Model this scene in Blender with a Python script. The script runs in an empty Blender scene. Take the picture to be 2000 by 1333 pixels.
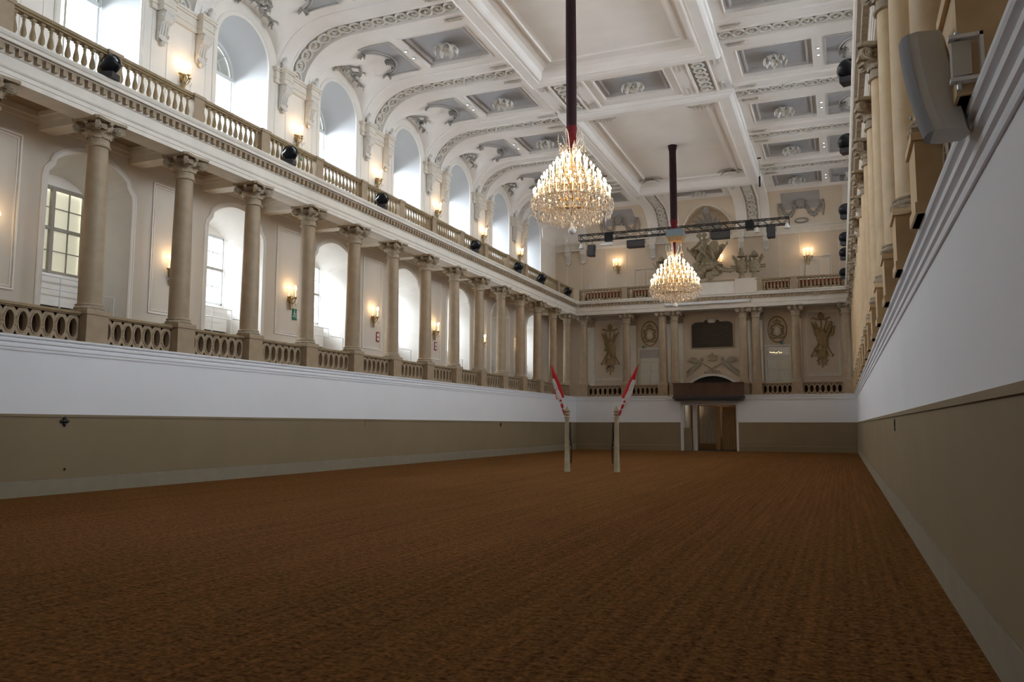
import bpy, math, random
from math import pi, sin, cos, sqrt, atan2
from mathutils import Vector, Matrix
random.seed(7)
SC = bpy.context.scene
COL = SC.collection
# ------------------------------------------------------------------ camera
YAW, PITCH, ROLL, FPX, CAMH = .3854, .1045, .0021, 1576., 1.6233
fw = Vector((-sin(YAW)*cos(PITCH), cos(YAW)*cos(PITCH), sin(PITCH)))
r0 = Vector((cos(YAW), sin(YAW), 0)); u0 = r0.cross(fw)
rr = r0*cos(ROLL)+u0*sin(ROLL); uu = -r0*sin(ROLL)+u0*cos(ROLL)
cam = bpy.data.objects.new('camera', bpy.data.cameras.new('camera'))
cam.matrix_world = Matrix(((rr.x, uu.x, -fw.x, 0), (rr.y, uu.y, -fw.y, 0), (rr.z, uu.z, -fw.z, CAMH), (0, 0, 0, 1)))
cam.data.sensor_width = 36; cam.data.lens = FPX*36/2000; cam.data.clip_start = .05; cam.data.clip_end = 300
COL.objects.link(cam); SC.camera = cam
# ------------------------------------------------------------------ world, daylight, exposure
W = bpy.data.worlds.new('overcast_sky'); SC.world = W; W.use_nodes = True
W.node_tree.nodes['Background'].inputs[0].default_value = (.86, .93, 1, 1)
W.node_tree.nodes['Background'].inputs[1].default_value = 3.0
SC.view_settings.view_transform = 'Standard'; SC.view_settings.look = 'None'
SC.view_settings.gamma = 1; SC.view_settings.use_curve_mapping = False
SC.view_settings.exposure = 0.0
SC.cycles.max_bounces = 9; SC.cycles.diffuse_bounces = 7; SC.cycles.glossy_bounces = 2
SC.cycles.transparent_max_bounces = 6; SC.cycles.transmission_bounces = 3
SC.cycles.sample_clamp_indirect = 4; SC.cycles.caustics_reflective = False; SC.cycles.caustics_refractive = False
SC.cycles.use_denoising = True; SC.cycles.use_light_tree = True
C = -8.08            # middle of the hall
HW = 9.0             # half width of the arena
D = 53.98            # end wall of the arena
BAY = 2.953; Y0 = 14.602
EY = 56.2            # back wall of the end gallery
BW = 11.22           # back wall of the side galleries, from the middle
WP = 12.72           # window plane
ZL = 3.63; ZG = 3.6; ZU = 10.27; ZC = 16.8
YN = -2.5            # near end
WIN = [Y0+BAY*(2*j+.5) for j in range(-1, 7)]     # window axes
PIER = [Y0+BAY*(2*j+1.5) for j in range(-1, 7)]
UPW, LOW = 4650., 175.
SKYC = (.80, .90, 1)
def area(name, loc, sx, sz, side, power, color):
    l = bpy.data.lights.new(name, 'AREA'); l.shape = 'RECTANGLE'; l.size = sx; l.size_y = sz; l.energy = power; l.color = color
    o = bpy.data.objects.new(name, l); o.location = loc; o.rotation_euler = (0, pi/2*side, pi)
    if side == 0: o.rotation_euler = (0, 0, 0)
    COL.objects.link(o); return o
for sg in (-1, 1):
    for j, y in enumerate(WIN):
        a = area('daylight_upper', (C+sg*17.0, y, 15.2), 9.5, 5.2, 1, UPW*(1.0, 1.25, 1.2, 1.1, .95, .7, .42, .32)[j], SKYC)
        a.rotation_euler = (0, (-pi/2+.3) if sg < 0 else (pi/2-.3), 0)
        k = .6 if j == 0 else 1.0
        if sg < 0 and j in (1, 6): k = .13
        a = area('daylight_lower', (C+sg*14.6, y, 8.2), 3.4, 3.0, 1, LOW*k, SKYC)
        a.rotation_euler = (0, (-pi/2+.3) if sg < 0 else (pi/2-.3), 0)
def point(name, loc, power, color=(1, .62, .3), rad=.08):
    l = bpy.data.lights.new(name, 'POINT'); l.energy = power; l.color = color; l.shadow_soft_size = rad
    o = bpy.data.objects.new(name, l); o.location = loc; COL.objects.link(o); return o
# ------------------------------------------------------------------ materials
def mat(name, col, rough=.75, var=.12, scale=3., bump=.0, bscale=40., metal=0., stretch=(1, 1, 1), col2=None, spec=.3, emit=None, es=0):
    m = bpy.data.materials.new(name); m.use_nodes = True; nt = m.node_tree; N = nt.nodes; L = nt.links
    b = N['Principled BSDF']; b.inputs['Roughness'].default_value = rough; b.inputs['Metallic'].default_value = metal
    b.inputs['Specular IOR Level'].default_value = spec
    tc = N.new('ShaderNodeTexCoord'); mp = N.new('ShaderNodeMapping'); mp.inputs['Scale'].default_value = stretch
    L.new(tc.outputs['Object'], mp.inputs[0])
    no = N.new('ShaderNodeTexNoise'); no.inputs['Scale'].default_value = scale; no.inputs['Detail'].default_value = 5
    L.new(mp.outputs[0], no.inputs['Vector'])
    cr = N.new('ShaderNodeValToRGB'); cr.color_ramp.elements[0].position = .3; cr.color_ramp.elements[1].position = .7
    c2 = col2 or tuple(c*(1-var*2) for c in col)
    cr.color_ramp.elements[0].color = (*c2, 1); cr.color_ramp.elements[1].color = (*col, 1)
    L.new(no.outputs['Fac'], cr.inputs[0]); L.new(cr.outputs[0], b.inputs['Base Color'])
    if bump:
        n2 = N.new('ShaderNodeTexNoise'); n2.inputs['Scale'].default_value = bscale; n2.inputs['Detail'].default_value = 4
        L.new(mp.outputs[0], n2.inputs['Vector'])
        bp = N.new('ShaderNodeBump'); bp.inputs['Strength'].default_value = bump; bp.inputs['Distance'].default_value = .02
        L.new(n2.outputs['Fac'], bp.inputs['Height']); L.new(bp.outputs[0], b.inputs['Normal'])
    if emit:
        b.inputs['Emission Color'].default_value = (*emit, 1); b.inputs['Emission Strength'].default_value = es
        m.cycles.emission_sampling = 'NONE'
    return m
WHITE = mat('white_wall_paint', (.84, .86, .90), .7, .015, .6, .05, 30)
OLIVE = mat('olive_dado_paint', (.26, .205, .125), .6, .05, .8, .05, 25)
PLAST = mat('warm_white_stucco', (.86, .82, .76), .8, .03, 1.5)
PLAST2 = mat('cream_stucco', (.80, .75, .67), .8, .05, 2.5)
CEILM = mat('ceiling_stucco', (.93, .895, .86), .85, .03, .8)
GREY = mat('blue_grey_coffer_paint', (.43, .43, .45), .85, .03, 3)
GREYB = mat('grey_beige_moulding', (.52, .50, .49), .85, .04, 3)
LUN = mat('white_lunette_plaster', (.84, .82, .79), .85, .01, 2)
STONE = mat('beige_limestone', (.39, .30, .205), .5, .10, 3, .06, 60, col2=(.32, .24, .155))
STONE2 = mat('brown_weathered_limestone', (.35, .265, .155), .7, .12, 5, .15, 60, col2=(.25, .18, .10))
CAPM = mat('carved_capital_stone', (.46, .375, .27), .75, .15, 14, .3, 50, col2=(.30, .24, .17))
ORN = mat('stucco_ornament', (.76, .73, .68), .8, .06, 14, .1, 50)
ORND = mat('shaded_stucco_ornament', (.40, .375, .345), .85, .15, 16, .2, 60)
GOLDR = mat('gold_brown_relief', (.36, .26, .12), .6, .15, 10, .2, 60)
SCULP = mat('dusky_stone_sculpture', (.36, .30, .20), .7, .15, 8, .3, 50, col2=(.22, .18, .12))
PANELW = mat('panel_wall_paint', (.66, .59, .50), .8, .02, 1)
BROWNC = mat('brown_gallery_ceiling', (.34, .25, .16), .8, .06, 2)
DOORW = mat('cream_door_paint', (.80, .78, .70), .5, .03, 2)
BLACK = mat('black_stage_metal', (.012, .013, .016), .35, .1, 5)
CHAR = mat('charcoal_plastic', (.05, .05, .055), .5, .1, 5)
SPKG = mat('grey_speaker_paint', (.56, .54, .49), .45, .03, 3)
SPKF = mat('dark_grille_cloth', (.29, .29, .30), .7, .05, 60, .1, 300)
STEEL = mat('brushed_steel', (.55, .56, .58), .35, .05, 8, metal=.7)
WMETAL = mat('white_metal_rail', (.75, .75, .74), .4, .02, 3)
VELD = mat('dark_red_velvet', (.022, .006, .008), .9, .15, 6, .2, 30)
VELR = mat('crimson_velvet', (.11, .006, .010), .9, .15, 6, .3, 30)
RED = mat('red_flag_cloth', (.55, .025, .03), .8, .05, 5, .1, 20)
WFLAG = mat('white_flag_cloth', (.72, .70, .72), .8, .03, 5)
POSTM = mat('cream_post_paint', (.47, .43, .30), .5, .12, 5, col2=(.36, .32, .22))
GOLDM = mat('gilt_brass', (.42, .29, .13), .35, .1, 8, metal=.8)
WOODD = mat('dark_brown_panel_wood', (.10, .055, .035), .25, .15, 4, stretch=(1, 1, .2))
WOODM = mat('mid_brown_wood', (.34, .20, .09), .4, .15, 4, stretch=(4, 4, .5))
CURT = mat('beige_vestibule_curtain', (.42, .36, .28), .85, .06, 5)
GREENS = mat('green_sign_plastic', (.02, .17, .11), .4, .02, 3)
REDS = mat('red_sign_plastic', (.30, .03, .02), .4, .02, 3)
BRONZE = mat('dark_bronze_plaque', (.045, .03, .022), .45, .1, 6)
BRONZL = mat('worn_bronze_lettering', (.11, .075, .05), .4, .1, 6)
REL = mat('yellowed_stucco_relief', (.50, .43, .32), .8, .1, 12, .2, 50)
def translucent(name, col):
    m = bpy.data.materials.new(name); m.use_nodes = True; nt = m.node_tree; N = nt.nodes; L = nt.links; N.remove(N['Principled BSDF'])
    a = N.new('ShaderNodeBsdfDiffuse'); b = N.new('ShaderNodeBsdfTranslucent'); x = N.new('ShaderNodeMixShader')
    for n in (a, b): n.inputs['Color'].default_value = (*col, 1)
    x.inputs[0].default_value = .09; L.new(a.outputs[0], x.inputs[1]); L.new(b.outputs[0], x.inputs[2]); L.new(x.outputs[0], N['Material Output'].inputs['Surface']); return m
BLIND = translucent('closed_cream_blind', (.60, .53, .37))
FRAMEB = mat('grey_window_frame', (.34, .31, .26), .6, .05, 4)
FRAMEL = mat('pale_window_frame', (.62, .63, .62), .6, .03, 4)
DARK = mat('dark_slot', (.02, .018, .015), .9, .05, 4)
BENCH = mat('russet_bench_leather', (.22, .06, .03), .6, .1, 4)
LEDW = mat('white_lamp_housing', (.78, .78, .78), .5, .02, 4)
FLAME = mat('warm_bulb', (1, .8, .5), .5, 0, 1, emit=(1, .74, .42), es=22)
SPOTE = mat('downlight_glow', (1, 1, 1), .5, 0, 1, emit=(.9, .95, 1), es=6)
CANDLE = mat('glowing_candle_tube', (.85, .7, .5), .5, .02, 3, emit=(1, .66, .34), es=1.3)
def crystal():
    m = bpy.data.materials.new('lead_crystal'); m.use_nodes = True; nt = m.node_tree; N = nt.nodes; L = nt.links
    N.remove(N['Principled BSDF']); out = N['Material Output']
    no = N.new('ShaderNodeTexNoise'); no.inputs['Scale'].default_value = 9; no.inputs['Detail'].default_value = 3
    tc = N.new('ShaderNodeTexCoord'); L.new(tc.outputs['Object'], no.inputs['Vector'])
    cr = N.new('ShaderNodeValToRGB'); cr.color_ramp.elements[0].color = (.72, .58, .42, 1); cr.color_ramp.elements[1].color = (.95, .93, .9, 1)
    cr.color_ramp.elements[0].position = .35; cr.color_ramp.elements[1].position = .6
    L.new(no.outputs['Fac'], cr.inputs[0])
    g = N.new('ShaderNodeBsdfGlossy'); g.inputs['Roughness'].default_value = .08
    t = N.new('ShaderNodeBsdfTranslucent'); d = N.new('ShaderNodeBsdfTransparent'); df = N.new('ShaderNodeBsdfDiffuse')
    for n in (g, t, df): L.new(cr.outputs[0], n.inputs['Color'])
    m1 = N.new('ShaderNodeMixShader'); m1.inputs[0].default_value = .5; L.new(t.outputs[0], m1.inputs[1]); L.new(df.outputs[0], m1.inputs[2])
    m2 = N.new('ShaderNodeMixShader'); m2.inputs[0].default_value = .35; L.new(m1.outputs[0], m2.inputs[1]); L.new(g.outputs[0], m2.inputs[2])
    m3 = N.new('ShaderNodeMixShader'); m3.inputs[0].default_value = .22; L.new(m2.outputs[0], m3.inputs[1]); L.new(d.outputs[0], m3.inputs[2])
    L.new(m3.outputs[0], out.inputs['Surface']); return m
CRYS = crystal()
def glass():
    m = bpy.data.materials.new('window_glass'); m.use_nodes = True; nt = m.node_tree; N = nt.nodes; L = nt.links
    N.remove(N['Principled BSDF']); out = N['Material Output']
    t = N.new('ShaderNodeBsdfTransparent'); g = N.new('ShaderNodeBsdfGlossy'); g.inputs['Roughness'].default_value = .05
    lw = N.new('ShaderNodeLayerWeight'); lw.inputs[0].default_value = .25
    mx = N.new('ShaderNodeMixShader'); L.new(lw.outputs['Fresnel'], mx.inputs[0]); L.new(t.outputs[0], mx.inputs[1]); L.new(g.outputs[0], mx.inputs[2])
    L.new(mx.outputs[0], out.inputs['Surface']); return m
GLASS = glass()
# tan-bark floor: fine grain, harrow streaks along the hall, a few diagonal drag marks
def floor_mat():
    m = bpy.data.materials.new('harrowed_tan_footing'); m.use_nodes = True; nt = m.node_tree; N = nt.nodes; L = nt.links
    b = N['Principled BSDF']; b.inputs['Roughness'].default_value = .95; b.inputs['Specular IOR Level'].default_value = .05
    tc = N.new('ShaderNodeTexCoord')
    def noise(sc, stretch, det=6, rot=0):
        mp = N.new('ShaderNodeMapping'); mp.inputs['Scale'].default_value = stretch; mp.inputs['Rotation'].default_value = (0, 0, rot)
        n = N.new('ShaderNodeTexNoise'); n.inputs['Scale'].default_value = sc; n.inputs['Detail'].default_value = det
        L.new(tc.outputs['Object'], mp.inputs[0]); L.new(mp.outputs[0], n.inputs['Vector']); return n.outputs['Fac']
    def mth(op, a, bb):
        x = N.new('ShaderNodeMath'); x.operation = op
        for i, v in enumerate((a, bb)):
            if isinstance(v, (int, float)): x.inputs[i].default_value = v
            else: L.new(v, x.inputs[i])
        return x.outputs[0]
    grain = noise(26, (1, 1, 1), 8); clod = noise(9, (1, 1.6, 1), 5); streak = noise(8, (1, .03, 1), 3); drag = noise(1.6, (1, .03, 1), 3, .33)
    wv = N.new('ShaderNodeTexWave'); wv.bands_direction = 'X'; wv.inputs['Scale'].default_value = 2.6; wv.inputs['Distortion'].default_value = 1.2; wv.inputs['Detail'].default_value = 2; wv.inputs['Detail Scale'].default_value = .4
    L.new(tc.outputs['Object'], wv.inputs['Vector'])
    mixh = mth('ADD', mth('ADD', mth('MULTIPLY', grain, .62), mth('MULTIPLY', wv.outputs['Fac'], .035)), mth('ADD', mth('MULTIPLY', clod, .42), mth('ADD', mth('MULTIPLY', streak, .17), mth('MULTIPLY', drag, .07))))
    cr = N.new('ShaderNodeValToRGB'); e = cr.color_ramp.elements
    e[0].position = .50; e[0].color = (.060, .024, .0065, 1); e[1].position = .80; e[1].color = (.285, .133, .042, 1)
    L.new(mixh, cr.inputs[0]); L.new(cr.outputs[0], b.inputs['Base Color'])
    bp = N.new('ShaderNodeBump'); bp.inputs['Strength'].default_value = .9; bp.inputs['Distance'].default_value = .06
    L.new(mixh, bp.inputs['Height']); L.new(bp.outputs[0], b.inputs['Normal']); return m
FLOORM = floor_mat()
# ------------------------------------------------------------------ mesh builder
class M:
    def __init__(s): s.v = []; s.f = []; s.s = []
    def add(s, vs, fs, sm=False):
        n = len(s.v); s.v += [tuple(v) for v in vs]; s.f += [tuple(i+n for i in f) for f in fs]; s.s += [sm]*len(fs); return s
    def box(s, a, b):
        x0, y0, z0 = a; x1, y1, z1 = b
        return s.add([(x0, y0, z0), (x1, y0, z0), (x1, y1, z0), (x0, y1, z0), (x0, y0, z1), (x1, y0, z1), (x1, y1, z1), (x0, y1, z1)],
                     [(0, 3, 2, 1), (4, 5, 6, 7), (0, 1, 5, 4), (1, 2, 6, 5), (2, 3, 7, 6), (3, 0, 4, 7)])
    def cbox(s, c, h): return s.box([c[i]-h[i] for i in range(3)], [c[i]+h[i] for i in range(3)])
    def quad(s, *p): return s.add(p, [tuple(range(len(p)))])
    def loft(s, rings, closed=True, cap=False, sm=False):
        n = len(rings[0]); vs = [p for r in rings for p in r]; fs = []
        for i in range(len(rings)-1):
            for j in range(n if closed else n-1):
                k = (j+1) % n; fs.append((i*n+j, i*n+k, (i+1)*n+k, (i+1)*n+j))
        s.add(vs, fs, sm)
        if cap:
            s.add(rings[0], [tuple(range(n))[::-1]]); s.add(rings[-1], [tuple(range(n))])
        return s
    def lathe(s, prof, n=16, o=(0, 0, 0), sc=(1, 1), sm=True, cap=True, flute=None):
        rings = []
        for r, z in prof:
            rings.append([(o[0]+sc[0]*r*cos(2*pi*k/n)*(1 if not flute or k % 2 else flute), o[1]+sc[1]*r*sin(2*pi*k/n)*(1 if not flute or k % 2 else flute), o[2]+z) for k in range(n)])
        return s.loft(rings, True, cap, sm)
    def tube(s, path, r, n=6, sm=True, cap=True, flat=None):
        P = [Vector(p) for p in path]; R = r if isinstance(r, (list, tuple)) else [r]*len(P); rings = []; pa = None
        for i, p in enumerate(P):
            t = (P[min(i+1, len(P)-1)]-P[max(i-1, 0)])
            if t.length < 1e-9: t = Vector((0, 0, 1))
            t.normalize()
            if pa is None:
                a = Vector((0, 0, 1)) if abs(t.z) < .9 else Vector((1, 0, 0))
            else: a = pa
            a = (a-t*a.dot(t)); a.normalize(); pa = a; b = t.cross(a)
            fl = flat or 1
            rings.append([p+a*(R[i]*cos(2*pi*k/n))+b*(R[i]*fl*sin(2*pi*k/n)) for k in range(n)])
        return s.loft(rings, True, cap, sm)
    def ball(s, c, r, n=8, m=6, rot=None):
        r = (r, r, r) if not isinstance(r, (tuple, list)) else r
        rings = []
        for i in range(m+1):
            a = -pi/2+pi*i/m; q = max(cos(a), .02); ring = []
            for k in range(n):
                v = Vector((r[0]*q*cos(2*pi*k/n), r[1]*q*sin(2*pi*k/n), r[2]*sin(a)))
                if rot is not None: v = rot @ v
                ring.append(v+Vector(c))
            rings.append(ring)
        return s.loft(rings, True, False, True)
    def torus(s, c, R, r, n=16, m=6, ax='z', sc=(1, 1)):
        rings = []
        for i in range(n+1):
            a = 2*pi*i/n; ring = []
            for k in range(m):
                b = 2*pi*k/m; q = R+r*cos(b); p = (q*cos(a)*sc[0], q*sin(a)*sc[1], r*sin(b))
                if ax == 'x': p = (p[2], p[0], p[1])
                if ax == 'y': p = (p[0], p[2], p[1])
                ring.append((c[0]+p[0], c[1]+p[1], c[2]+p[2]))
            rings.append(ring)
        return s.loft(rings, True, False, True)
    def leaf(s, base, out, up, L, w, curl=.5, n=4):
        # a leaf that starts along `up` and curls over towards `out`
        base = Vector(base); out = Vector(out).normalized(); up = Vector(up).normalized(); sd = out.cross(up)
        rows = []; p = base.copy(); a = 0
        for i in range(n+1):
            t = i/n; ww = w*(.55+.75*sin(pi*min(t*.9+.1, 1)))*(1-t*.35)/2*(1 if i < n else .35)
            d = up*cos(a)+out*sin(a)
            nrm = out*cos(a)-up*sin(a)
            rows.append([p-sd*ww, p+nrm*(w*.18), p+sd*ww]); p = p+d*(L/n); a += curl*pi/n
        return s.loft(rows, False, False, True)
    def prism(s, poly, f0, f1):
        # poly: list of 2d; f0,f1: functions 2d -> 3d for both ends
        n = len(poly); a = [f0(*p) for p in poly]; b = [f1(*p) for p in poly]
        s.add(a+b, [tuple(range(n))[::-1], tuple(range(n, 2*n))]+[(i, (i+1) % n, n+(i+1) % n, n+i) for i in range(n)]); return s
    def build(s, name, m, parent=None, **k):
        me = bpy.data.meshes.new(name); me.from_pydata(s.v, [], s.f); me.materials.append(m)
        me.polygons.foreach_set('use_smooth', s.s); me.update()
        return link(name, me, parent, **k)
def link(name, me, parent=None, loc=(0, 0, 0), rot=(0, 0, 0), label=None, cat=None, kind=None, group=None, scale=None):
    o = bpy.data.objects.new(name, me); COL.objects.link(o); o.location = loc; o.rotation_euler = rot
    if scale: o.scale = scale
    if parent is not None: o.parent = parent
    for k, v in (('label', label), ('category', cat), ('kind', kind), ('group', group)):
        if v: o[k] = v
    return o
def thing(name, label, cat, loc=(0, 0, 0), rz=0, group=None, kind=None):
    return link(name, None, None, loc, (0, 0, rz), label, cat, kind, group)
KIDS = {}
def children(o): return [c for c in COL.objects if c.parent is o]
def clone(root, kids, loc, rz=None, label=None, group=None):
    """kids: list of (object, [sub objects])"""
    r = root.copy(); COL.objects.link(r); r.location = loc
    if rz is not None: r.rotation_euler = (r.rotation_euler[0], r.rotation_euler[1], rz)
    if label: r['label'] = label
    if group: r['group'] = group
    for ch, subs in kids:
        c = ch.copy(); COL.objects.link(c); c.parent = r
        for g in subs:
            q = g.copy(); COL.objects.link(q); q.parent = c
    return r
def hexpand(kids): return kids
ORD = ['first', 'second', 'third', 'fourth', 'fifth', 'sixth', 'seventh', 'eighth', 'ninth', 'tenth', 'eleventh', 'twelfth', 'thirteenth', 'fourteenth', 'fifteenth', 'sixteenth', 'seventeenth', 'eighteenth']
# sweep a profile (o inward from the arena wall face, z) along one of the three walls with mitred corners
def sweep(m, wall, prof, closed=True, y0=YN):
    def P(o, z, end):
        if wall == 'left': return (C-HW+o, y0 if end == 0 else D-o, z)
        if wall == 'right': return (C+HW-o, y0 if end == 0 else D-o, z)
        return (C-HW+o if end == 0 else C+HW-o, D-o, z)
    if closed: m.prism(prof, lambda o, z: P(o, z, 0), lambda o, z: P(o, z, 1))
    else: m.loft([[P(o, z, 0) for o, z in prof], [P(o, z, 1) for o, z in prof]], False)
    return m
# ================================================================== FLOOR AND ARENA WALLS
m = M()
m.quad((C-HW-.2, YN, 0), (C+HW+.2, YN, 0), (C+HW+.2, D+.2, 0), (C-HW-.2, D+.2, 0)); m.build('floor', FLOORM, kind='structure')
DX0, DX1 = -9.82, -6.14      # entrance opening in the end wall
for side in ('left', 'right', 'back'):
    w = M()
    sgn = {'left': -1, 'right': 1}.get(side)
    if sgn:
        x0, x1 = sorted((C+sgn*HW, C+sgn*(HW+.4)))
        w.box((x0, YN, 0), (x1, D+.4, 3.3))
    else:
        for a, b in ((C-HW, DX0), (DX1, C+HW)): w.box((a, D, 0), (b, D+.4, 3.3))
        w.box((DX0, D, 3.25), (DX1, D+.4, 3.3))
    wall = w.build('wall_'+side, WHITE, kind='structure')
    # olive dado panel, its cap strip and the kick board
    d = M(); k = M(); b = M()
    if sgn:
        f = lambda o: C+sgn*(HW-o)
        for mm, o0, za, zb in ((d, .012, .36, 1.80), (k, .035, 1.80, 1.862), (b, .03, .0, .352)):
            x0, x1 = sorted((f(-.01), f(o0))); mm.box((x0, YN, za), (x1, D, zb))
    else:
        for a, e in ((C-HW, DX0-.02), (DX1+.02, C+HW)):
            for mm, o0, za, zb in ((d, .012, .36, 1.80), (k, .03, 1.80, 1.862), (b, .02, .0, .355)): mm.box((a, D-o0, za), (e, D+.01, zb))
    d.build('dado', OLIVE, wall); k.build('dado_cap', OLIVE, wall); b.build('kick_board', OLIVE if not sgn else mat('grey_olive_kick_board', (.29, .255, .19), .6, .06, 3), wall)
    t = M(); y1 = D
    prof = [(-.4, 3.28), (0, 3.28), (.025, 3.28), (.03, 3.31), (.03, 3.345), (.055, 3.36), (.055, 3.41), (.035, 3.425), (.035, 3.455), (.075, 3.475), (.08, 3.52), (.06, 3.54), (.06, 3.555), (.1, 3.575), (.11, 3.60), (.11, 3.63), (-.4, 3.63)]
    sweep(t, side, prof).build('trim_%d' % {'left': 1, 'right': 2, 'back': 3}[side], WHITE, kind='structure')
# near end wall behind the camera
m = M(); m.box((C-13.5, YN-.3, 0), (C+13.5, YN, ZC+.3)); m.build('wall_front', PLAST, kind='structure')
# old harness fittings on the dado
def quatrefoil(x, y, z, sx, label):
    q = M()
    for a in range(4):
        q.ball((0, .07*cos(a*pi/2), .07*sin(a*pi/2)), (.02, .045, .045), 8, 5)
    q.ball((0, 0, 0), (.03, .06, .06), 8, 5)
    for a in range(4): q.tube([(0, .08*cos(a*pi/2), .08*sin(a*pi/2)), (0, .14*cos(a*pi/2), .14*sin(a*pi/2))], [.025, .004], 5)
    q.build('iron_rosette', BLACK, loc=(x, y, z), label=label, cat='wall fitting')
quatrefoil(-17.05, 13.83, 1.70, 1, 'black iron quatrefoil fitting high on the olive dado, near end of hall')
quatrefoil(-17.05, 40.43, 1.68, 1, 'small black iron fitting on the olive dado towards the flags')
q = M(); q.ball((0, 0, 0), (.02, .03, .03)); q.build('iron_stud', BLACK, loc=(-17.05, 13.91, .58), label='tiny dark stud low on the olive dado below the quatrefoil', cat='wall fitting')
q = M(); q.box((-.02, -.03, -.1), (.02, .03, .1)); q.build('letter_plate', BROWNC, loc=(-17.06, 26.98, 1.72), label='narrow brown vertical plate midway along the olive dado', cat='wall fitting')
q = M(); q.ball((0, 0, 0), (.015, .05, .09), 8, 5); q.ball((0, 0, -.1), (.012, .02, .05), 8, 5); q.build('iron_latch', BLACK, loc=(.9, 16.2, 1.68), label='dark latch on the dado of the wall below the speaker', cat='wall fitting')
# ================================================================== COLUMNS
def capital_mesh():
    m = M()
    m.lathe([(.235, -.06), (.27, -.05), (.27, -.02), (.235, 0)], 20)
    m.lathe([(.235, 0), (.235, .2), (.25, .22), (.26, .34), (.33, .52)], 24, flute=.93)
    for k in range(8):
        a = 2*pi*k/8; o = (cos(a), sin(a), 0)
        m.leaf((.24*o[0], .24*o[1], .16), o, (0, 0, 1), .3, .2, .85, 4)
        a += pi/8; o = (cos(a), sin(a), 0)
        m.leaf((.25*o[0], .25*o[1], .26), o, (0, 0, 1), .26, .17, .9, 4)
    for k in range(4):
        a = pi/4+k*pi/2; o = Vector((cos(a), sin(a), 0)); t = Vector((-sin(a), cos(a), 0)); c = o*.43+Vector((0, 0, .43))
        for rad, th in ((.125, .045), (.08, .065), (.035, .085)):
            ra = [[c+o*(rad*cos(2*pi*i/12))+Vector((0, 0, rad*sin(2*pi*i/12)))+t*th*s for i in range(12)] for s in (-1, 1)]
            m.loft(ra, True, True)
        m.tube([o*.2+Vector((0, 0, .5)), o*.33+Vector((0, 0, .53)), o*.44+Vector((0, 0, .53))], [.05, .05, .045], 6)
        b = k*pi/2; oo = Vector((cos(b), sin(b), 0))
        m.ball(oo*.37+Vector((0, 0, .53)), (.06, .06, .07), 6, 4)
    poly = []
    for k in range(4):
        a = pi/4+k*pi/2
        for dd in (-.09, .09): poly.append((.57*cos(a+dd), .57*sin(a+dd)))
        for q in (.3, .5, .7):
            aa = a+pi/2*q; r = .57-.185*sin(pi*q); poly.append((r*cos(aa)*(.98), r*sin(aa)*.98))
    m.prism(poly, lambda x, y: (x, y, .56), lambda x, y: (x*1.03, y*1.03, .63))
    return m
def shaft_mesh():
    m = M(); P = [(.30, 4.60), (.285, 4.63)]
    for i in range(9):
        t = i/8; P.append((.283-.048*t**1.6, 4.66+(8.72-4.66)*t))
    return m.lathe(P, 24)
def base_mesh(w=.33):
    m = M(); m.lathe([(.33, 4.47), (.355, 4.49), (.355, 4.53), (.32, 4.55), (.31, 4.57), (.33, 4.58), (.33, 4.605), (.30, 4.62)], 24)
    m.box((-.34, -.34, 4.42), (.34, .34, 4.47)); return m
def ped_mesh(w=.32):
    m = M(); m.box((-w, -w, ZG+.03), (w, w, 4.34)); m.box((-w-.03, -w-.03, 4.34), (w+.03, w+.03, 4.42)); m.box((-w-.02, -w-.02, ZG+.03), (w+.02, w+.02, 3.74)); return m
col0 = thing('column', 'x', 'column', (0, 0, 0))
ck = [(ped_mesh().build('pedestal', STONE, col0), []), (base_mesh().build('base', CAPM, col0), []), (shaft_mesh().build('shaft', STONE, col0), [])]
cap0 = capital_mesh().build('capital', CAPM, col0, loc=(0, 0, 8.72), scale=(1.1, 1.1, 1)); ck.append((cap0, []))
CB = ((-1, 9.3), (1, 9.15))
used = False
def place_col(x, y, label, group):
    global used
    if not used:
        used = True; col0.location = (x, y, 0); col0['label'] = label; col0['group'] = group
    else: clone(col0, ck, (x, y, 0), None, label, group)
for k in range(-2, 14):
    place_col(C-9.3, Y0+BAY*k, 'beige limestone gallery column, %s from the camera on the window side' % ORD[k+2], 'columns of the long gallery with windows')
for k in range(-3, 14):
    place_col(C+9.15, Y0+BAY*k, 'honey limestone column, %s from the camera above the steep white ledge' % ORD[k+3] if k < 13 else 'honey limestone column ending the row above the steep white ledge', 'columns of the gallery beside the speaker')
FX = [-16.58, -13.50, -10.974, -10.192, -5.681, -4.895, -2.444, .527]
FN = ['in the corner beside the hanging flag', 'between the trophy relief and the closed oval arms', 'beside the flag side of the bronze plaque, outer of its pair', 'beside the flag side of the bronze plaque, inner of its pair',
      'beside the far side of the bronze plaque, inner of its pair', 'beside the far side of the bronze plaque, outer of its pair', 'between the glazed door and the banner trophy relief', 'in the corner under the round stage lamps']
for x, n in zip(FX, FN): place_col(x, D+.3, 'end wall column '+n, 'columns of the end wall')
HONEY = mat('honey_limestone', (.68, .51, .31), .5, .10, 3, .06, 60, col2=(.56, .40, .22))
for o in list(COL.objects):
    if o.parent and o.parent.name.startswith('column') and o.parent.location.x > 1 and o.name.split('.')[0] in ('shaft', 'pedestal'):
        o.material_slots[0].link = 'OBJECT'; o.material_slots[0].material = HONEY
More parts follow.
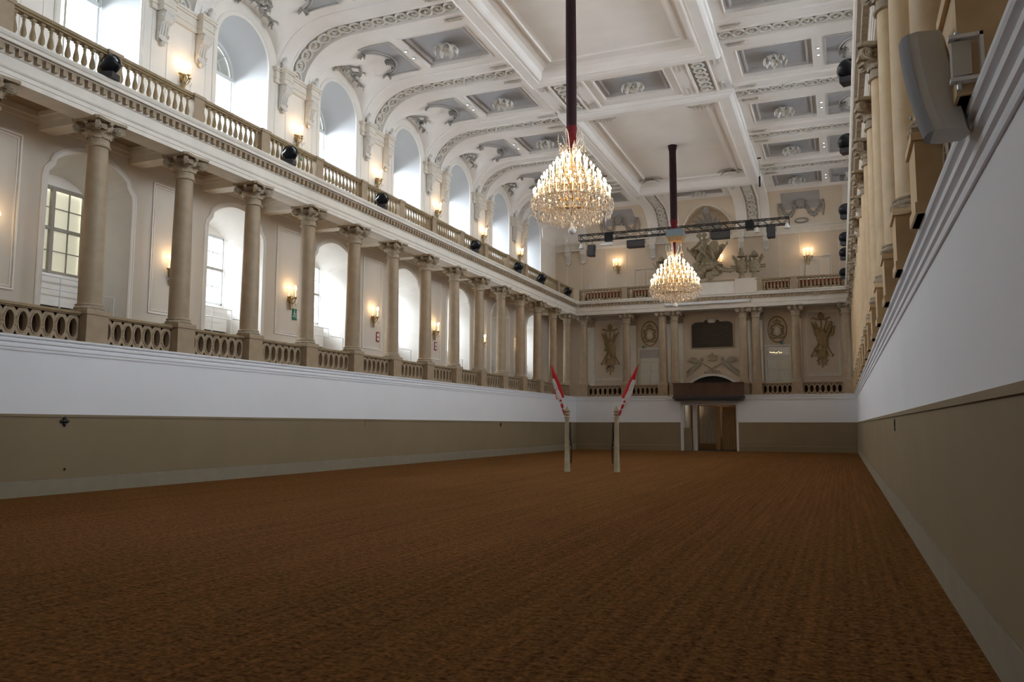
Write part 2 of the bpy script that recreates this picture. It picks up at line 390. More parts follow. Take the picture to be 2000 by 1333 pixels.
# ================================================================== LOWER PARAPET (pierced ovals)
def pierced(L, n, z0=3.66, z1=4.30, th=.13):
    """panel along +Y from 0..L, thickness in X, n oval holes"""
    m = M(); pw = L/n; rz = (z1-z0)/2-.075; ry = pw*.33; zc = (z0+z1)/2; N = 20
    for i in range(n):
        cy = pw*(i+.5); ov = []; rc = []
        for k in range(N):
            a = 2*pi*k/N; ca, sa = cos(a), sin(a)
            ov.append((cy+ry*ca*(1-.12*sin(a)**8), zc+rz*sa))
            s = min((pw/2)/max(abs(ca), 1e-6), ((z1-z0)/2)/max(abs(sa), 1e-6)); rc.append((cy+s*ca, zc+s*sa))
        for x, fl in ((-th/2, 1), (th/2, -1)):
            m.loft([[(x, *p) for p in rc][::fl], [(x, *p) for p in ov][::fl]], True)
        m.loft([[(-th/2, *p) for p in ov], [(th/2, *p) for p in ov]], True, False, True)
    return m
def oval_ring(ry, rz):
    m = M(); m.torus((0, 0, 0), 1, .09, 18, 5, 'x', (ry, rz))
    for v in m.v: pass
    return m
def oval_ring_mesh(ry, rz, t=.022):
    m = M(); rings = []
    for i in range(19):
        a = 2*pi*i/18; c = Vector((0, ry*cos(a), rz*sin(a))); nn = Vector((0, cos(a), sin(a)))
        rings.append([c+nn*(t*cos(b*pi/2.5))+Vector((t*1.1*sin(b*pi/2.5), 0, 0)) for b in range(5)])
    m.loft(rings, True, False, True); me = M.build(m, 'oval_ring', STONE); d = me.data; bpy.data.objects.remove(me); return d
def boss_mesh():
    m = M(); m.ball((0, 0, 0), (.03, .045, .045), 8, 4)
    for s in (-1, 1): m.leaf((0, 0, s*.02), (1, 0, 0), (0, 0, s), .11, .07, .3, 3)
    me = m.build('boss', STONE2); d = me.data; bpy.data.objects.remove(me); return d
BOSS = boss_mesh()
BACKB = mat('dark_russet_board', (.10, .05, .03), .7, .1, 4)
def parapet(x, y, rz, L, n, label, group, xin):
    """thing: origin at start, runs along local +Y; xin = sign of local x that faces the arena"""
    t = thing('parapet', label, 'parapet', (x, y, 0), rz, group)
    pierced(L, n).build('pierced_panel', STONE, t)
    m = M(); m.box((-.11, 0, 4.30), (.11, L, 4.33)); m.box((-.15, 0, 4.33), (.15, L, 4.385)); m.box((-.12, 0, 4.385), (.12, L, 4.40)); m.build('top_rail', STONE2, t)
    m = M(); m.box((-.12, 0, ZG+.02), (.12, L, 3.66)); m.build('bottom_rail', STONE, t)
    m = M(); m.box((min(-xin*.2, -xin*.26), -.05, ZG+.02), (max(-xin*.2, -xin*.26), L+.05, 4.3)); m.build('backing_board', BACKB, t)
    pw = L/n; key = (round(pw, 2))
    if key not in KIDS: KIDS[key] = oval_ring_mesh(pw*.33+.02, .23+.02)
    for i in range(n):
        link('oval_ring', KIDS[key], t, (xin*.07, pw*(i+.5), 3.98), (0, 0, 0 if xin > 0 else pi))
        if i < n-1: link('boss', BOSS, t, (xin*.07, pw*(i+1), 3.98), (0, 0, 0 if xin > 0 else pi))
    return t
for k in range(-2, 13):
    y = Y0+BAY*k+.33
    parapet(C-9.3, y, 0, BAY-.66, 7, 'pierced oval parapet panel between the %s and %s columns of the window side' % (ORD[k+2], ORD[k+3]), 'pierced parapets of the window gallery', 1)
for k in range(-3, 13):
    y = Y0+BAY*k+.33
    parapet(C+9.15, y, 0, BAY-.66, 7, 'pierced parapet panel behind the steep ledge, between its %s and %s columns' % (ORD[k+3], ORD[k+4]), 'pierced parapets above the steep white ledge', -1)
for a, b, n, s in ((FX[0], FX[1], 7, 'under the trophy relief by the corner'), (FX[1], FX[2], 6, 'in front of the white door beside the flag'), (FX[5], FX[6], 6, 'in front of the door with lit glass above'), (FX[6], FX[7], 7, 'under the banner trophy relief')):
    parapet(a+.33, D+.3, -pi/2, b-a-.66, n, 'end wall pierced parapet '+s, 'pierced parapets of the end wall', 1)
for a, b, s in ((FX[2], FX[3], 'flag'), (FX[4], FX[5], 'lit door')):
    m = M(); m.box((a+.36, D+.12, ZG), (b-.36, D+.5, 4.42))
    m.build('parapet_block', STONE2, label='solid stone block between the paired columns on the %s side of the plaque' % s, cat='parapet')
# ================================================================== ENTABLATURE
prof = [(-.62, 9.34), (0.02, 9.34), (.02, 9.45), (.045, 9.455), (.045, 9.56), (.07, 9.575), (.09, 9.61), (.09, 9.64), (.03, 9.65), (.03, 9.88), (.06, 9.885), (.08, 9.92), (.08, 10.07), (.2, 10.075), (.21, 10.09), (.30, 10.10), (.30, 10.18), (.33, 10.2), (.36, 10.26), (.36, 10.30), (-.62, 10.30)]
dn = M(); dn.box((-.06, -.055, -.075), (.06, .055, .075)); dn.box((-.065, -.06, .05), (.065, .06, .078)); dd = dn.build('dentil', STONE); DEN = dd.data; bpy.data.objects.remove(dd)
for i, side in enumerate(('left', 'back', 'right')):
    e = sweep(M(), side, prof).build('trim_%d' % (4+i), PLAST2, kind='structure')
    if side == 'left':
        n = int((D-.3-11)/.227)
        for k in range(n): link('dentil', DEN, e, (C-HW+.14, 11+.227*(k+.5), 9.985))
    elif side == 'back':
        n = int(17.5/.227)
        for k in range(n): link('dentil', DEN, e, (C-8.7+.227*(k+.5), D-.14, 9.985), (0, 0, pi/2))
    else:
        s = M()
        for k in range(int((D-6.3)/.227)): s.cbox((C+HW-.14, 6+.227*(k+.5), 9.985), (.06, .055, .075))
        s.build('dentil_row', STONE, e, kind='stuff')
# gallery floors / ceilings
for sg in (-1, 1):
    a, b = sorted((C+sg*(HW+.3), C+sg*13.1))
    m = M(); m.box((a, YN, 3.2), (b, EY+.3, ZG)); m.build('floor_gallery', STONE2, kind='structure')
    a, b = sorted((C+sg*(HW+.6), C+sg*(BW+.1)))
    m = M(); m.box((a, YN, 9.78), (b, EY+.2, ZU)); m.build('ceiling_gallery', BROWNC, kind='structure')
    # cross beams, one per column
    for k in range(-5, 14):
        y = Y0+BAY*k
        m = M(); m.box((a, y-.24, 9.34), (b, y+.24, 9.55)); m.box((a, y-.3, 9.55), (b, y+.3, 9.66)); m.box((a, y-.38, 9.66), (b, y+.38, 9.79)); m.build('trim_beam', PLAST2, kind='structure')
    # mouldings along both edges of the gallery ceiling
    m = M(); w0, w1 = C+sg*BW, C+sg*(BW-.14); x0, x1 = sorted((w0, w1)); m.box((x0, YN, 9.62), (x1, EY, 9.78)); x0, x1 = sorted((w0, C+sg*(BW-.08))); m.box((x0, YN, 9.5), (x1, EY, 9.62)); m.build('trim_cornice', PLAST2, kind='structure')
m = M(); m.box((C-HW-.3, D+.35, 3.2), (DX0, EY+.3, ZG)); m.box((DX1, D+.35, 3.2), (C+HW+.3, EY+.3, ZG)); m.build('floor_end_gallery', STONE2, kind='structure')
m = M(); m.box((C-HW-.7, D+.6, 9.75), (C+HW+.7, EY+.2, ZU-.001)); m.build('ceiling_end_gallery', BROWNC, kind='structure')
# ================================================================== GALLERY BACK WALLS WITH NICHES
def arc(cy, w, z0, zc, n=12):
    """points from +w to -w over a segmental arch through (w,z0),(0,zc)"""
    h = zc-z0; R = (w*w+h*h)/(2*h); c = zc-R; a0 = math.asin(min(1, w/R)); 
    if h >= w*.999: a0 = pi/2; R = w; c = z0
    return [(cy+R*sin(a0-2*a0*i/n), c+R*cos(a0-2*a0*i/n)) for i in range(n+1)]
def low_outline(cy, w=1.38, zf=ZG):
    R = [(w, zf), (w, 8.18), (w-.03, 8.36), (w-.12, 8.46), (w-.2, 8.56), (w-.22, 8.68)]
    return [(cy+a, z) for a, z in R]+arc(cy, w-.24, 8.74, 9.16, 10)+[(cy-a, z) for a, z in R[::-1]]
def low_back(cy, w=1.1, zf=ZG):
    R = [(w, zf), (w, 8.0), (w, 8.1), (w, 8.2), (w, 8.25), (w, 8.3)]
    return [(cy+a, z) for a, z in R]+arc(cy, w, 8.36, 8.82, 10)+[(cy-a, z) for a, z in R[::-1]]
def up_outline(cy, w=1.33, zs=14.80, zf=ZU):
    return [(cy+w, zf)]+arc(cy, w, zs, zs+w, 20)+[(cy-w, zf)]
def up_back(cy): return [(cy+1.2, ZU)]+arc(cy, 1.2, 14.55, 15.75, 20)+[(cy-1.2, ZU)]
def offset(ol, d):
    out = []
    for i, p in enumerate(ol):
        a = Vector(ol[max(i-1, 0)]); b = Vector(ol[min(i+1, len(ol)-1)]); t = (b-a).normalized(); out.append((p[0]+t[1]*d, p[1]-t[0]*d))
    return out
def frame_strip(m, ol, x, sg, w, dep, prof=None):
    prof = prof or [(0, -.02), (0, dep*.7), (w*.25, dep), (w*.6, dep*.7), (w*.75, dep), (w, dep*.6), (w, -.02)]
    rings = [[(x-sg*h, *p) for p in offset(ol, o)] for o, h in prof]
    m.loft(rings, False)
# --- global ceiling height field (cove + lunettes)
A0 = 2.5; D0 = BW-A0; B0 = ZC-14.9
def cove(t):      # t: distance beyond D0 towards the wall
    if t <= 0: return ZC
    q = min(t/A0, 1); return 14.9+B0*sqrt(max(0, 1-q**2.2))
LUNW = 1.88
def lunette(u, extra=0):
    return 14.9+(16.70-14.9)*sqrt(max(0, 1-(abs(u)/LUNW)**2)) if abs(u) < LUNW else 0
EYF = EY-A0
def ceilz(x, y):
    d = abs(x-C); z1 = cove(d-D0); z2 = cove(y-EYF); z = min(z1, z2)
    l = 0
    for wy in WIN:
        if abs(y-wy) < LUNW: l = lunette(y-wy)
    if d > 5 and y < 54.5: z = max(z, min(l, z2 if y > EYF else 99))
    if y > EYF and abs(x-C) < 1.7: z = max(z, 14.9+1.75*sqrt(max(0, 1-((x-C)/1.7)**2)))
    return z
for sg, sname in ((-1, 'left'), (1, 'right')):
    X = lambda d: C+sg*d
    wl = M(); wu = M()
    wl.quad((X(BW), YN, ZG), (X(BW), WIN[0]-BAY, ZG), (X(BW), WIN[0]-BAY, 9.8), (X(BW), YN, 9.8))
    wu.quad((X(BW), YN, ZU), (X(BW), WIN[0]-BAY, ZU), (X(BW), WIN[0]-BAY, ZC), (X(BW), YN, ZC))
    rl = M(); ru = M()
    for j, cy in enumerate(WIN):
        y0, y1 = cy-BAY, cy+BAY
        if j == len(WIN)-1: y1 = EY
        o = low_outline(cy)
        wl.quad(*[(X(BW), *p) for p in [(y1, ZG)]+o+[(y0, ZG), (y0, 9.8), (y1, 9.8)]])
        rl.loft([[(X(BW), *p) for p in o], [(X(WP), *p) for p in low_back(cy)]], False, False, False)
        o = up_outline(cy)
        top = []
        for i in range(31):
            y = y0+(y1-y0)*i/30; top.append((y, max(ceilz(X(BW-.001), y), 14.9)+.05))
        wu.quad(*[(X(BW), *p) for p in [(y1, ZU)]+o+[(y0, ZU)]+top])
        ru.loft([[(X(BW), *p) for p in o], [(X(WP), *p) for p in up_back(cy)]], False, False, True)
    gw = wl.build('wall_%s_lower_gallery' % sname, PANELW, kind='structure'); uw = wu.build('wall_%s_upper_gallery' % sname, PLAST, kind='structure')
    rl.build('niche_reveals', PLAST, gw); ru.build('window_reveals', mat('reveal_white_darkened', (.50, .50, .50), .9, .01, 2) if sg < 0 else LUN, uw)  # window-side reveals: same white plaster, colour darkened to hold down daylight glare
    # outside skin so that daylight enters only through the windows
    k = M()
    for j, cy in enumerate(WIN):
        for fn, nm, z0, z1 in ((low_back, 'lo', 2.8, 9.9), (up_back, 'up', 9.9, 17.4)):
            ol = fn(cy); y0, y1 = cy-BAY, cy+BAY
            zz = ol[0][1]
            k.quad(*[(X(WP+.0), *p) for p in [(y1, zz)]+ol+[(y0, zz), (y0, z1), (y1, z1)]])
            # sill wall under the glass
            zs = 5.93 if nm == 'lo' else 11.0
            w = 1.1 if nm == 'lo' else 1.2
            k.quad((X(WP), cy-w, zz), (X(WP), cy+w, zz), (X(WP), cy+w, zs), (X(WP), cy-w, zs))
            k.quad((X(WP), cy-w, zs), (X(WP), cy+w, zs), (X(WP+.3), cy+w, zs), (X(WP+.3), cy-w, zs))
    k.build('wall_%s_outer' % sname, PLAST, kind='structure')
    # floors of upper gallery out to the windows, closing slabs
    m = M(); a, b = sorted((X(HW+.5), X(13.2))); m.box((a, YN, ZU-.06), (b, EY+.2, ZU)); m.build('floor_upper_gallery', STONE2, kind='structure')
    # mouldings round niches and arches + panel frames
    for j, cy in enumerate(WIN):
        m = M(); frame_strip(m, low_outline(cy), X(BW), sg, .17, .05); m.build('niche_moulding', PLAST, gw)
        m = M(); frame_strip(m, up_outline(cy), X(BW), sg, .17, .06); m.build('arch_moulding', PLAST, uw)
        py = cy+BAY
        m = M()
        if j < 7:
            for hw, z0, z1 in ((.80, 5.0, 9.05),):
                for t0, t1, h in ((0, .045, .05), (.09, .115, .03)):
                    a = [(py+hw-t0, z0+t0), (py+hw-t0, z1-t0), (py-hw+t0, z1-t0), (py-hw+t0, z0+t0)]
                    b = [(py+hw-t1, z0+t1), (py+hw-t1, z1-t1), (py-hw+t1, z1-t1), (py-hw+t1, z0+t1)]
                    m.loft([[(X(BW), *p) for p in a], [(X(BW-h), *p) for p in a], [(X(BW-h), *p) for p in b], [(X(BW), *p) for p in b]], True)
            m.build('panel_moulding', PLAST, gw)
            m = M()
            for hw in (.98,):
                z0, z1 = 10.9, 13.3
                for yy in (py-.52, py+.52, py-1.15, py+1.15): m.box((min(X(BW), X(BW-.02)), yy-.015, 10.3), (max(X(BW), X(BW-.02)), yy+.015, 14.4))
            m.build('pier_stile', PLAST, uw)
# ================================================================== COVE + LUNETTE SURFACE, FLAT CEILING
def heightgrid(m, xs, ys):
    nx, ny = len(xs), len(ys)
    m.add([(x, y, ceilz(x, y)) for y in ys for x in xs], [(j*nx+i, j*nx+i+1, (j+1)*nx+i+1, (j+1)*nx+i) for j in range(ny-1) for i in range(nx-1)], True)
def lin(a, b, n): return [a+(b-a)*i/n for i in range(n+1)]
YS0 = WIN[0]-BAY
for sg in (-1, 1):
    m = M()
    ds = [D0-.001]+[D0+A0*(1-cos(pi/2*i/16)) if False else D0+A0*sin(pi/2*i/16) for i in range(1, 17)]
    xs = [C+sg*d for d in ds]
    if sg < 0: xs = xs
    ys = lin(YS0, EY, int((EY-YS0)/.11)); heightgrid(m, xs, ys)
    ys = [YN, YS0]; heightgrid(m, xs, ys)
    m.build('ceiling_cove', CEILM, kind='structure')
m = M(); heightgrid(m, lin(C-D0, C+D0, 150), [EYF+A0*sin(pi/2*i/14) for i in range(15)]); m.build('ceiling_cove_end', mat('dim_warm_end_cove_paint', (.78, .69, .57), .85, .03, 1), kind='structure')  # end cove coloured darker and warmer in place of its weaker light
FO = 4.17      # half width of the central framed panels
COY = 1.35; C0, C1 = 4.68, 7.56
cl = M()
def rect(mm, xa, ya, xb, yb, z=ZC): mm.quad((xa, ya, z), (xb, ya, z), (xb, yb, z), (xa, yb, z))
for sg in (-1, 1):
    X = lambda d: C+sg*d
    rect(cl, X(FO-.3), YN, X(D0), YS0)
    for j, cy in enumerate(WIN):
        y0 = cy-BAY; y1 = cy+BAY if j < 7 else EYF
        ye = min(y1, EYF)
        rect(cl, X(FO-.3), y0, X(C0), ye); rect(cl, X(C1), y0, X(D0), ye); rect(cl, X(C0), y0, X(C1), cy-COY); rect(cl, X(C0), cy+COY, X(C1), ye)
AY0, AY1, BY0, BY1 = 17.6, 32.4, 36.05, 50.8
MY = (AY1+BY0)/2; MX = 1.55; MYH = 1.15
F0 = FO-.3
rect(cl, C-F0, YN, C+F0, AY0+.3)
for ya, yb, cy, hy in ((AY1-.3, BY0+.3, MY, MYH), (BY1-.3, EYF, 52.35, .75)):
    rect(cl, C-F0, ya, C-MX, yb); rect(cl, C+MX, ya, C+F0, yb); rect(cl, C-MX, ya, C+MX, cy-hy); rect(cl, C-MX, cy+hy, C+MX, yb)
CEIL = cl.build('ceiling', CEILM, kind='structure')
def coffer(cx, cy, hx, hy):
    """stepped recessed coffer: frame (grey-beige) + grey ground"""
    def ring(i, z): return [(cx-hx+i, cy-hy+i, z), (cx+hx-i, cy-hy+i, z), (cx+hx-i, cy+hy-i, z), (cx-hx+i, cy+hy-i, z)]
    a = M(); a.loft([ring(-.04, ZC), ring(-.04, ZC-.03), ring(0, ZC-.03), ring(0, ZC+.12)], True); a.build('coffer_edge', CEILM, CEIL)
    a = M(); a.loft([ring(0, ZC+.12), ring(.16, ZC+.12), ring(.18, ZC+.07), ring(.24, ZC+.07), ring(.26, ZC+.17), ring(.3, ZC+.17)], True); a.build('coffer_frame', GREYB, CEIL)
    a = M(); a.quad(*ring(.3, ZC+.17)); a.quad(*ring(-.1, ZC+.3)); a.build('coffer_ground', GREY, CEIL)
def rosette_mesh(R, n=10, seed=0):
    m = M(); rd = random.Random(seed)
    for k in range(n):
        a = 2*pi*k/n; o = (cos(a), sin(a), 0); m.leaf((o[0]*R*.28, o[1]*R*.28, -.07), (0, 0, -1), o, R*.85, R*.36, .75, 5)
        a += pi/n; o = (cos(a), sin(a), 0); m.leaf((o[0]*R*.12, o[1]*R*.12, -.16), (0, 0, -1), o, R*.5, R*.26, .75, 4)
    m.ball((0, 0, -.1), (R*.16, R*.16, .09), 8, 5)
    for k in range(6): m.ball((R*.2*cos(k*pi/3), R*.2*sin(k*pi/3), -.12), (R*.07, R*.07, .05), 6, 4)
    o = m.build('rosette', ORN); d = o.data; bpy.data.objects.remove(o); return d
ROS = rosette_mesh(.5, 8); ROS2 = rosette_mesh(.5, 10, 3)
for sg in (-1, 1):
    for j, cy in enumerate(WIN):
        cx = C+sg*(C0+C1)/2
        coffer(cx, cy, (C1-C0)/2, COY); link('rosette', ROS if j % 2 else ROS2, CEIL, (cx, cy, ZC+.17), (0, 0, .3*j), scale=(1.4, 1.3, 1.3))
coffer(C, MY, MX, MYH); link('rosette', ROS, CEIL, (C, MY, ZC+.17), scale=(1.4, 1.3, 1.3))
coffer(C, 52.35, MX, .75); link('rosette', ROS2, CEIL, (C, 52.35, ZC+.17), scale=(1.3, .85, 1.2))
# central framed panels
fprof = [(-.02, ZC), (0, ZC-.17), (.08, ZC-.2), (.1, ZC-.28), (.17, ZC-.33), (.22, ZC-.36), (.60, ZC-.36), (.62, ZC-.33), (.72, ZC-.30), (.78, ZC-.22), (.8, ZC+.05), (.95, ZC+.16), (1.3, ZC+.2), (1.33, ZC+.14), (1.42, ZC+.14), (1.45, ZC+.22), (1.6, ZC+.24)]
for nme, ya, yb in (('trim_20', AY0, AY1), ('trim_21', BY0, BY1)):
    m = M(); m.loft([[(C-FO+i, ya+i, z), (C+FO-i, ya+i, z), (C+FO-i, yb-i, z), (C-FO+i, yb-i, z)] for i, z in fprof], True)
    fr = m.build(nme, CEILM, kind='structure')
    i = 1.6; m = M(); m.quad((C-FO+i, ya+i, ZC+.24), (C+FO-i, ya+i, ZC+.24), (C+FO-i, yb-i, ZC+.24), (C-FO+i, yb-i, ZC+.24)); m.build('panel_field', CEILM, fr)
    # carved corner leaves
    for sx in (-1, 1):
        for ye, s in ((ya, 1), (yb, -1)):
            if nme == 'trim_20': continue
            q = M()
            for t in range(9):
                a = pi*t/8; q.leaf((0, 0, 0), (0, 0, -1), (cos(a), sin(a)*s, 0), .62-.08*(t % 2), .16, .25, 4)
            q.tube([(.7*cos(a), .5*s*sin(a), -.03) for a in lin(0, pi, 12)], .035, 5)
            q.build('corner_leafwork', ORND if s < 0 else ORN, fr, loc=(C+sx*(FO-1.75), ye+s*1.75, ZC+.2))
roof = M(); roof.box((C-13.4, YN-.3, ZC+.45), (C+13.4, EY+.5, ZC+.6)); roof.build('roof', PLAST, kind='structure')
# ================================================================== TRANSVERSE RIBS WITH GUILLOCHE
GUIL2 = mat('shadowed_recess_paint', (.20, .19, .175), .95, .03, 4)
def ring_part():
    m = M(); m.torus((0, 0, 0), .178, .036, 14, 5); m.ball((0, 0, -.01), (.035, .035, .05), 6, 4)
    for k in range(5): m.ball((.045*cos(k*1.257), .045*sin(k*1.257), -.01), (.026, .026, .035), 5, 3)
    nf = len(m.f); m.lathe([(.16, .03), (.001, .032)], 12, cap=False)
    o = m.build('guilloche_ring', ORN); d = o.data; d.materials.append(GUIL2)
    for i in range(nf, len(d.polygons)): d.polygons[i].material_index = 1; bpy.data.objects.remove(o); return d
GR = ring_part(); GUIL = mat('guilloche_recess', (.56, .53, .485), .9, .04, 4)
def gap_part():
    m = M(); m.add([(-.02, .25, -.012), (.07, .25, -.012), (.025, .12, -.012)], [(0, 1, 2)])
    o = m.build('x', ORND); d = o.data; bpy.data.objects.remove(o); return d
def rib(place, s_end, nm, parent=None):
    """place(s, w, h) -> 3d: s along the path from impost, w across, h below the surface"""
    m = M(); S = lin(0, s_end, max(12, int(s_end/.18)))
    half = [(1.12, -.02), (1.12, .05), (1.06, .08), (.50, .08), (.47, .12), (.40, .12), (.38, .0)]
    prof = [(-a, h) for a, h in half]+[(a, h) for a, h in half[::-1]]
    for seg in (prof[:7], prof[7:]):
        m.loft([[place(s, w, h) for w, h in seg] for s in S], False)
    r = m.build(nm, CEILM, kind='structure')
    g = M()
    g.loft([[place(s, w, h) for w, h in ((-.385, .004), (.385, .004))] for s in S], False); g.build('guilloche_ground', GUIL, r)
    return r
def path_s(sg=None):
    """arc-length parametrised points (d, z) and normals from impost inward"""
    pts = []
    n = 60
    for i in range(n+1):
        a = pi/2*i/n; q = cos(a); d = D0+A0*q; pts.append((d, cove(A0*q) if q > 0 else ZC))
    return pts
PTS = path_s(); LEN = [0]
for i in range(1, len(PTS)): LEN.append(LEN[-1]+math.hypot(PTS[i][0]-PTS[i-1][0], PTS[i][1]-PTS[i-1][1]))
def at_s(s):
    if s >= LEN[-1]: return (D0-(s-LEN[-1]), ZC, 0., -1.)
    i = 1
    while LEN[i] < s: i += 1
    t = (s-LEN[i-1])/(LEN[i]-LEN[i-1]+1e-9); a, b = PTS[i-1], PTS[i]
    d = a[0]+(b[0]-a[0])*t; z = a[1]+(b[1]-a[1])*t; tx, tz = b[0]-a[0], b[1]-a[1]; l = math.hypot(tx, tz)
    return d, z, tz/l*-1, tx/l      # inward normal (d,z)
nid = 30
leafm = M()
for i in range(9):
    for s in (-1, 1): leafm.leaf((s*.02, .07*i, -.02), (0, 0, -1), (s*.8, .7, 0), .13, .09, .4, 3)
leafm.ball((0, .72, -.04), (.08, .09, .05), 6, 4); _o = leafm.build('leaf_drop', ORN); LEAF = _o.data; bpy.data.objects.remove(_o)
def decorate(r, place, s_end, pitch=.50, leaf=True):
    def frame(s, w, h):
        p = Vector(place(s, w, h)); t = (Vector(place(s+.05, w, h))-Vector(place(s-.05 if s > .05 else s, w, h))).normalized(); n = (Vector(place(s, w, h+.1))-p).normalized()
        x = t.cross(-n); mt = Matrix((x, t, -n)).transposed().to_4x4(); mt.translation = p; return mt
    s = .25
    while s < s_end-.2:
        o = link('guilloche_ring', GR, r); o.matrix_local = frame(s, 0, .06) @ Matrix.Scale(1.36, 4); s += pitch
    if leaf:
        for w in (-.78, .78):
            o = link('leaf_drop', LEAF, r); o.matrix_local = frame(.12, w, .08)
            o = link('leaf_drop', LEAF, r); mt = frame(s_end-.2, w, .08); o.matrix_local = mt @ Matrix.Rotation(pi, 4, 'Z')
for sg in (-1, 1):
    for j, py in enumerate([WIN[0]-BAY]+PIER):
        if py > 53: continue
        def place(s, w, h, sg=sg, py=py):
            d, z, nd, nz = at_s(s); return (C+sg*(d+nd*h), py+w, z+nz*h)
        send = LEN[-1]+D0-FO-.02
        r = rib(place, send, 'trim_%d' % nid); nid += 1
        if j > 0: decorate(r, place, send)
for sx in (-3.05, 3.05):
    def place(s, w, h, sx=sx):
        d, z, nd, nz = at_s(s); return (C+sx-w, EY-BW+d+nd*h, z+nz*h)
    send = LEN[-1]+(EYF-BY1)-.02
    r = rib(place, send, 'trim_%d' % nid); nid += 1; decorate(r, place, send)
    def place(s, w, h, sx=sx): return (C+sx+w, AY1+.02+s, ZC-h)
    r = rib(place, BY0-AY1-.04, 'trim_%d' % nid); nid += 1; decorate(r, place, BY0-AY1-.04)
# ================================================================== GREY ARCHED PANELS, LUNETTE ORNAMENT, DOWNLIGHTS
def drape(x, y, h=.0): return (x, y, ceilz(x, y)-h)
def arch_panel(cy, sg):
    X = lambda d: C+sg*d
    ap = 9.75; R = 1.02      # arch cut-out centre and radius, from the middle of the hall
    m = M(); n = 14; rows = []
    for i in range(n+1):
        u = -1.3+2.6*i/n
        dend = ap-sqrt(max(0, R*R-u*u)) if abs(u) < R else ap-.0
        dend = min(dend, 9.45); row = []
        for t in lin(0, 1, 8): row.append(drape(X(8.06+(dend-8.06)*t), cy+u, .012))
        rows.append(row)
    m.loft(rows, False, False, True); g = m.build('arched_field', GREY, CEIL)
    m = M()
    pts = [drape(X(8.06), cy-1.3, .03), drape(X(8.06), cy+1.3, .03)]; m.tube(pts, .035, 5)
    for s in (-1, 1): m.tube([drape(X(8.06+(9.45-8.06)*t), cy+s*1.3, .03) for t in lin(0, 1, 8)], .035, 5)
    for rr_, tk in ((R, .05), (R+.14, .03)):
        m.tube([drape(X(ap-rr_*cos(a)), cy+rr_*sin(a), .035) for a in lin(-1.28, 1.28, 16)], tk, 5)
    m.build('arched_frame', GREYB, CEIL)
    m = M()
    for a in (-1.3, 1.3):
        c = Vector(drape(X(ap-R*cos(a)), cy+R*sin(a)*1.05, .06))
        for k in range(7):
            b = random.uniform(0, 2*pi); m.leaf(c, (0, 0, -1), (cos(b), sin(b), 0), .3, .14, .6, 3)
    c = Vector(drape(X(ap-R-.02), cy, .06))
    for k in range(9):
        b = (pi if sg < 0 else 0)+(-1.4+2.8*k/8); 
        m.leaf(c+Vector((sg*.1, 0, 0)), (0, 0, -1), (-cos(b) if False else sg*-1*cos(-1.4+2.8*k/8), sin(-1.4+2.8*k/8), 0), .5, .17, .8, 5)
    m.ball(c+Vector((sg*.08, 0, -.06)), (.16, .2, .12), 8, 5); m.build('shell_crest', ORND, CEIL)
    # pair of rocaille scrolls on the lunette above the window arch
    m = M()
    for s in (-1,):
        base = Vector((X(BW-.25), cy, ceilz(X(BW-.3), cy)-.05))
        for path, rad in (([(-.1, -.55), (.25, -.35), (.55, .0), (.45, .4), (.12, .52)], .03), ([(0, -.4), (.18, -.1), (.1, .25), (.3, .35)], .028), ([(.12, .5), (-.02, .72), (.1, .95), (.02, 1.05)], .026)):
            pp = []
            for dd_, u in path:
                pp.append(Vector(drape(X(BW-.35-dd_*1.1), cy+u, .03)))
            m.tube(pp, [rad*.9]+[rad*1.5]*(len(pp)-2)+[rad*.8], 5)
            for p in pp:
                for _ in range(3): m.leaf(p, (0, 0, -1), (random.uniform(-1, 1), random.uniform(-1, 1), 0), .26, .1, .6, 3)
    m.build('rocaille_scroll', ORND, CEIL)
dl = M(); dl.lathe([(.075, 0), (.075, -.03), (.055, -.03), (.05, .02)], 12, cap=False); _o = dl.build('d', STEEL); DLR = _o.data; bpy.data.objects.remove(_o)
dl = M(); dl.lathe([(.05, -.018), (.001, -.018)], 12, cap=False); _o = dl.build('d', SPOTE); DLB = _o.data; bpy.data.objects.remove(_o)
sunk = ['by the camera end', 'third', 'fourth', 'fifth', 'sixth', 'seventh']
for sg in (-1, 1):
    for j, cy in enumerate(WIN):
        if j < 1: continue
        arch_panel(cy, sg)
        for q, dy in enumerate((-.36, .3)):
            t = thing('downlight', 'glowing downlight, %s of the pair by the %s grey coffer, %s' % (('near one', 'far one')[q], ORD[j-1], 'window side' if sg < 0 else 'speaker side'), 'downlight', (C+sg*7.79, cy+dy, ZC-.002), 0, 'ceiling downlights')
            link('bezel', DLR, t); link('bulb', DLB, t)
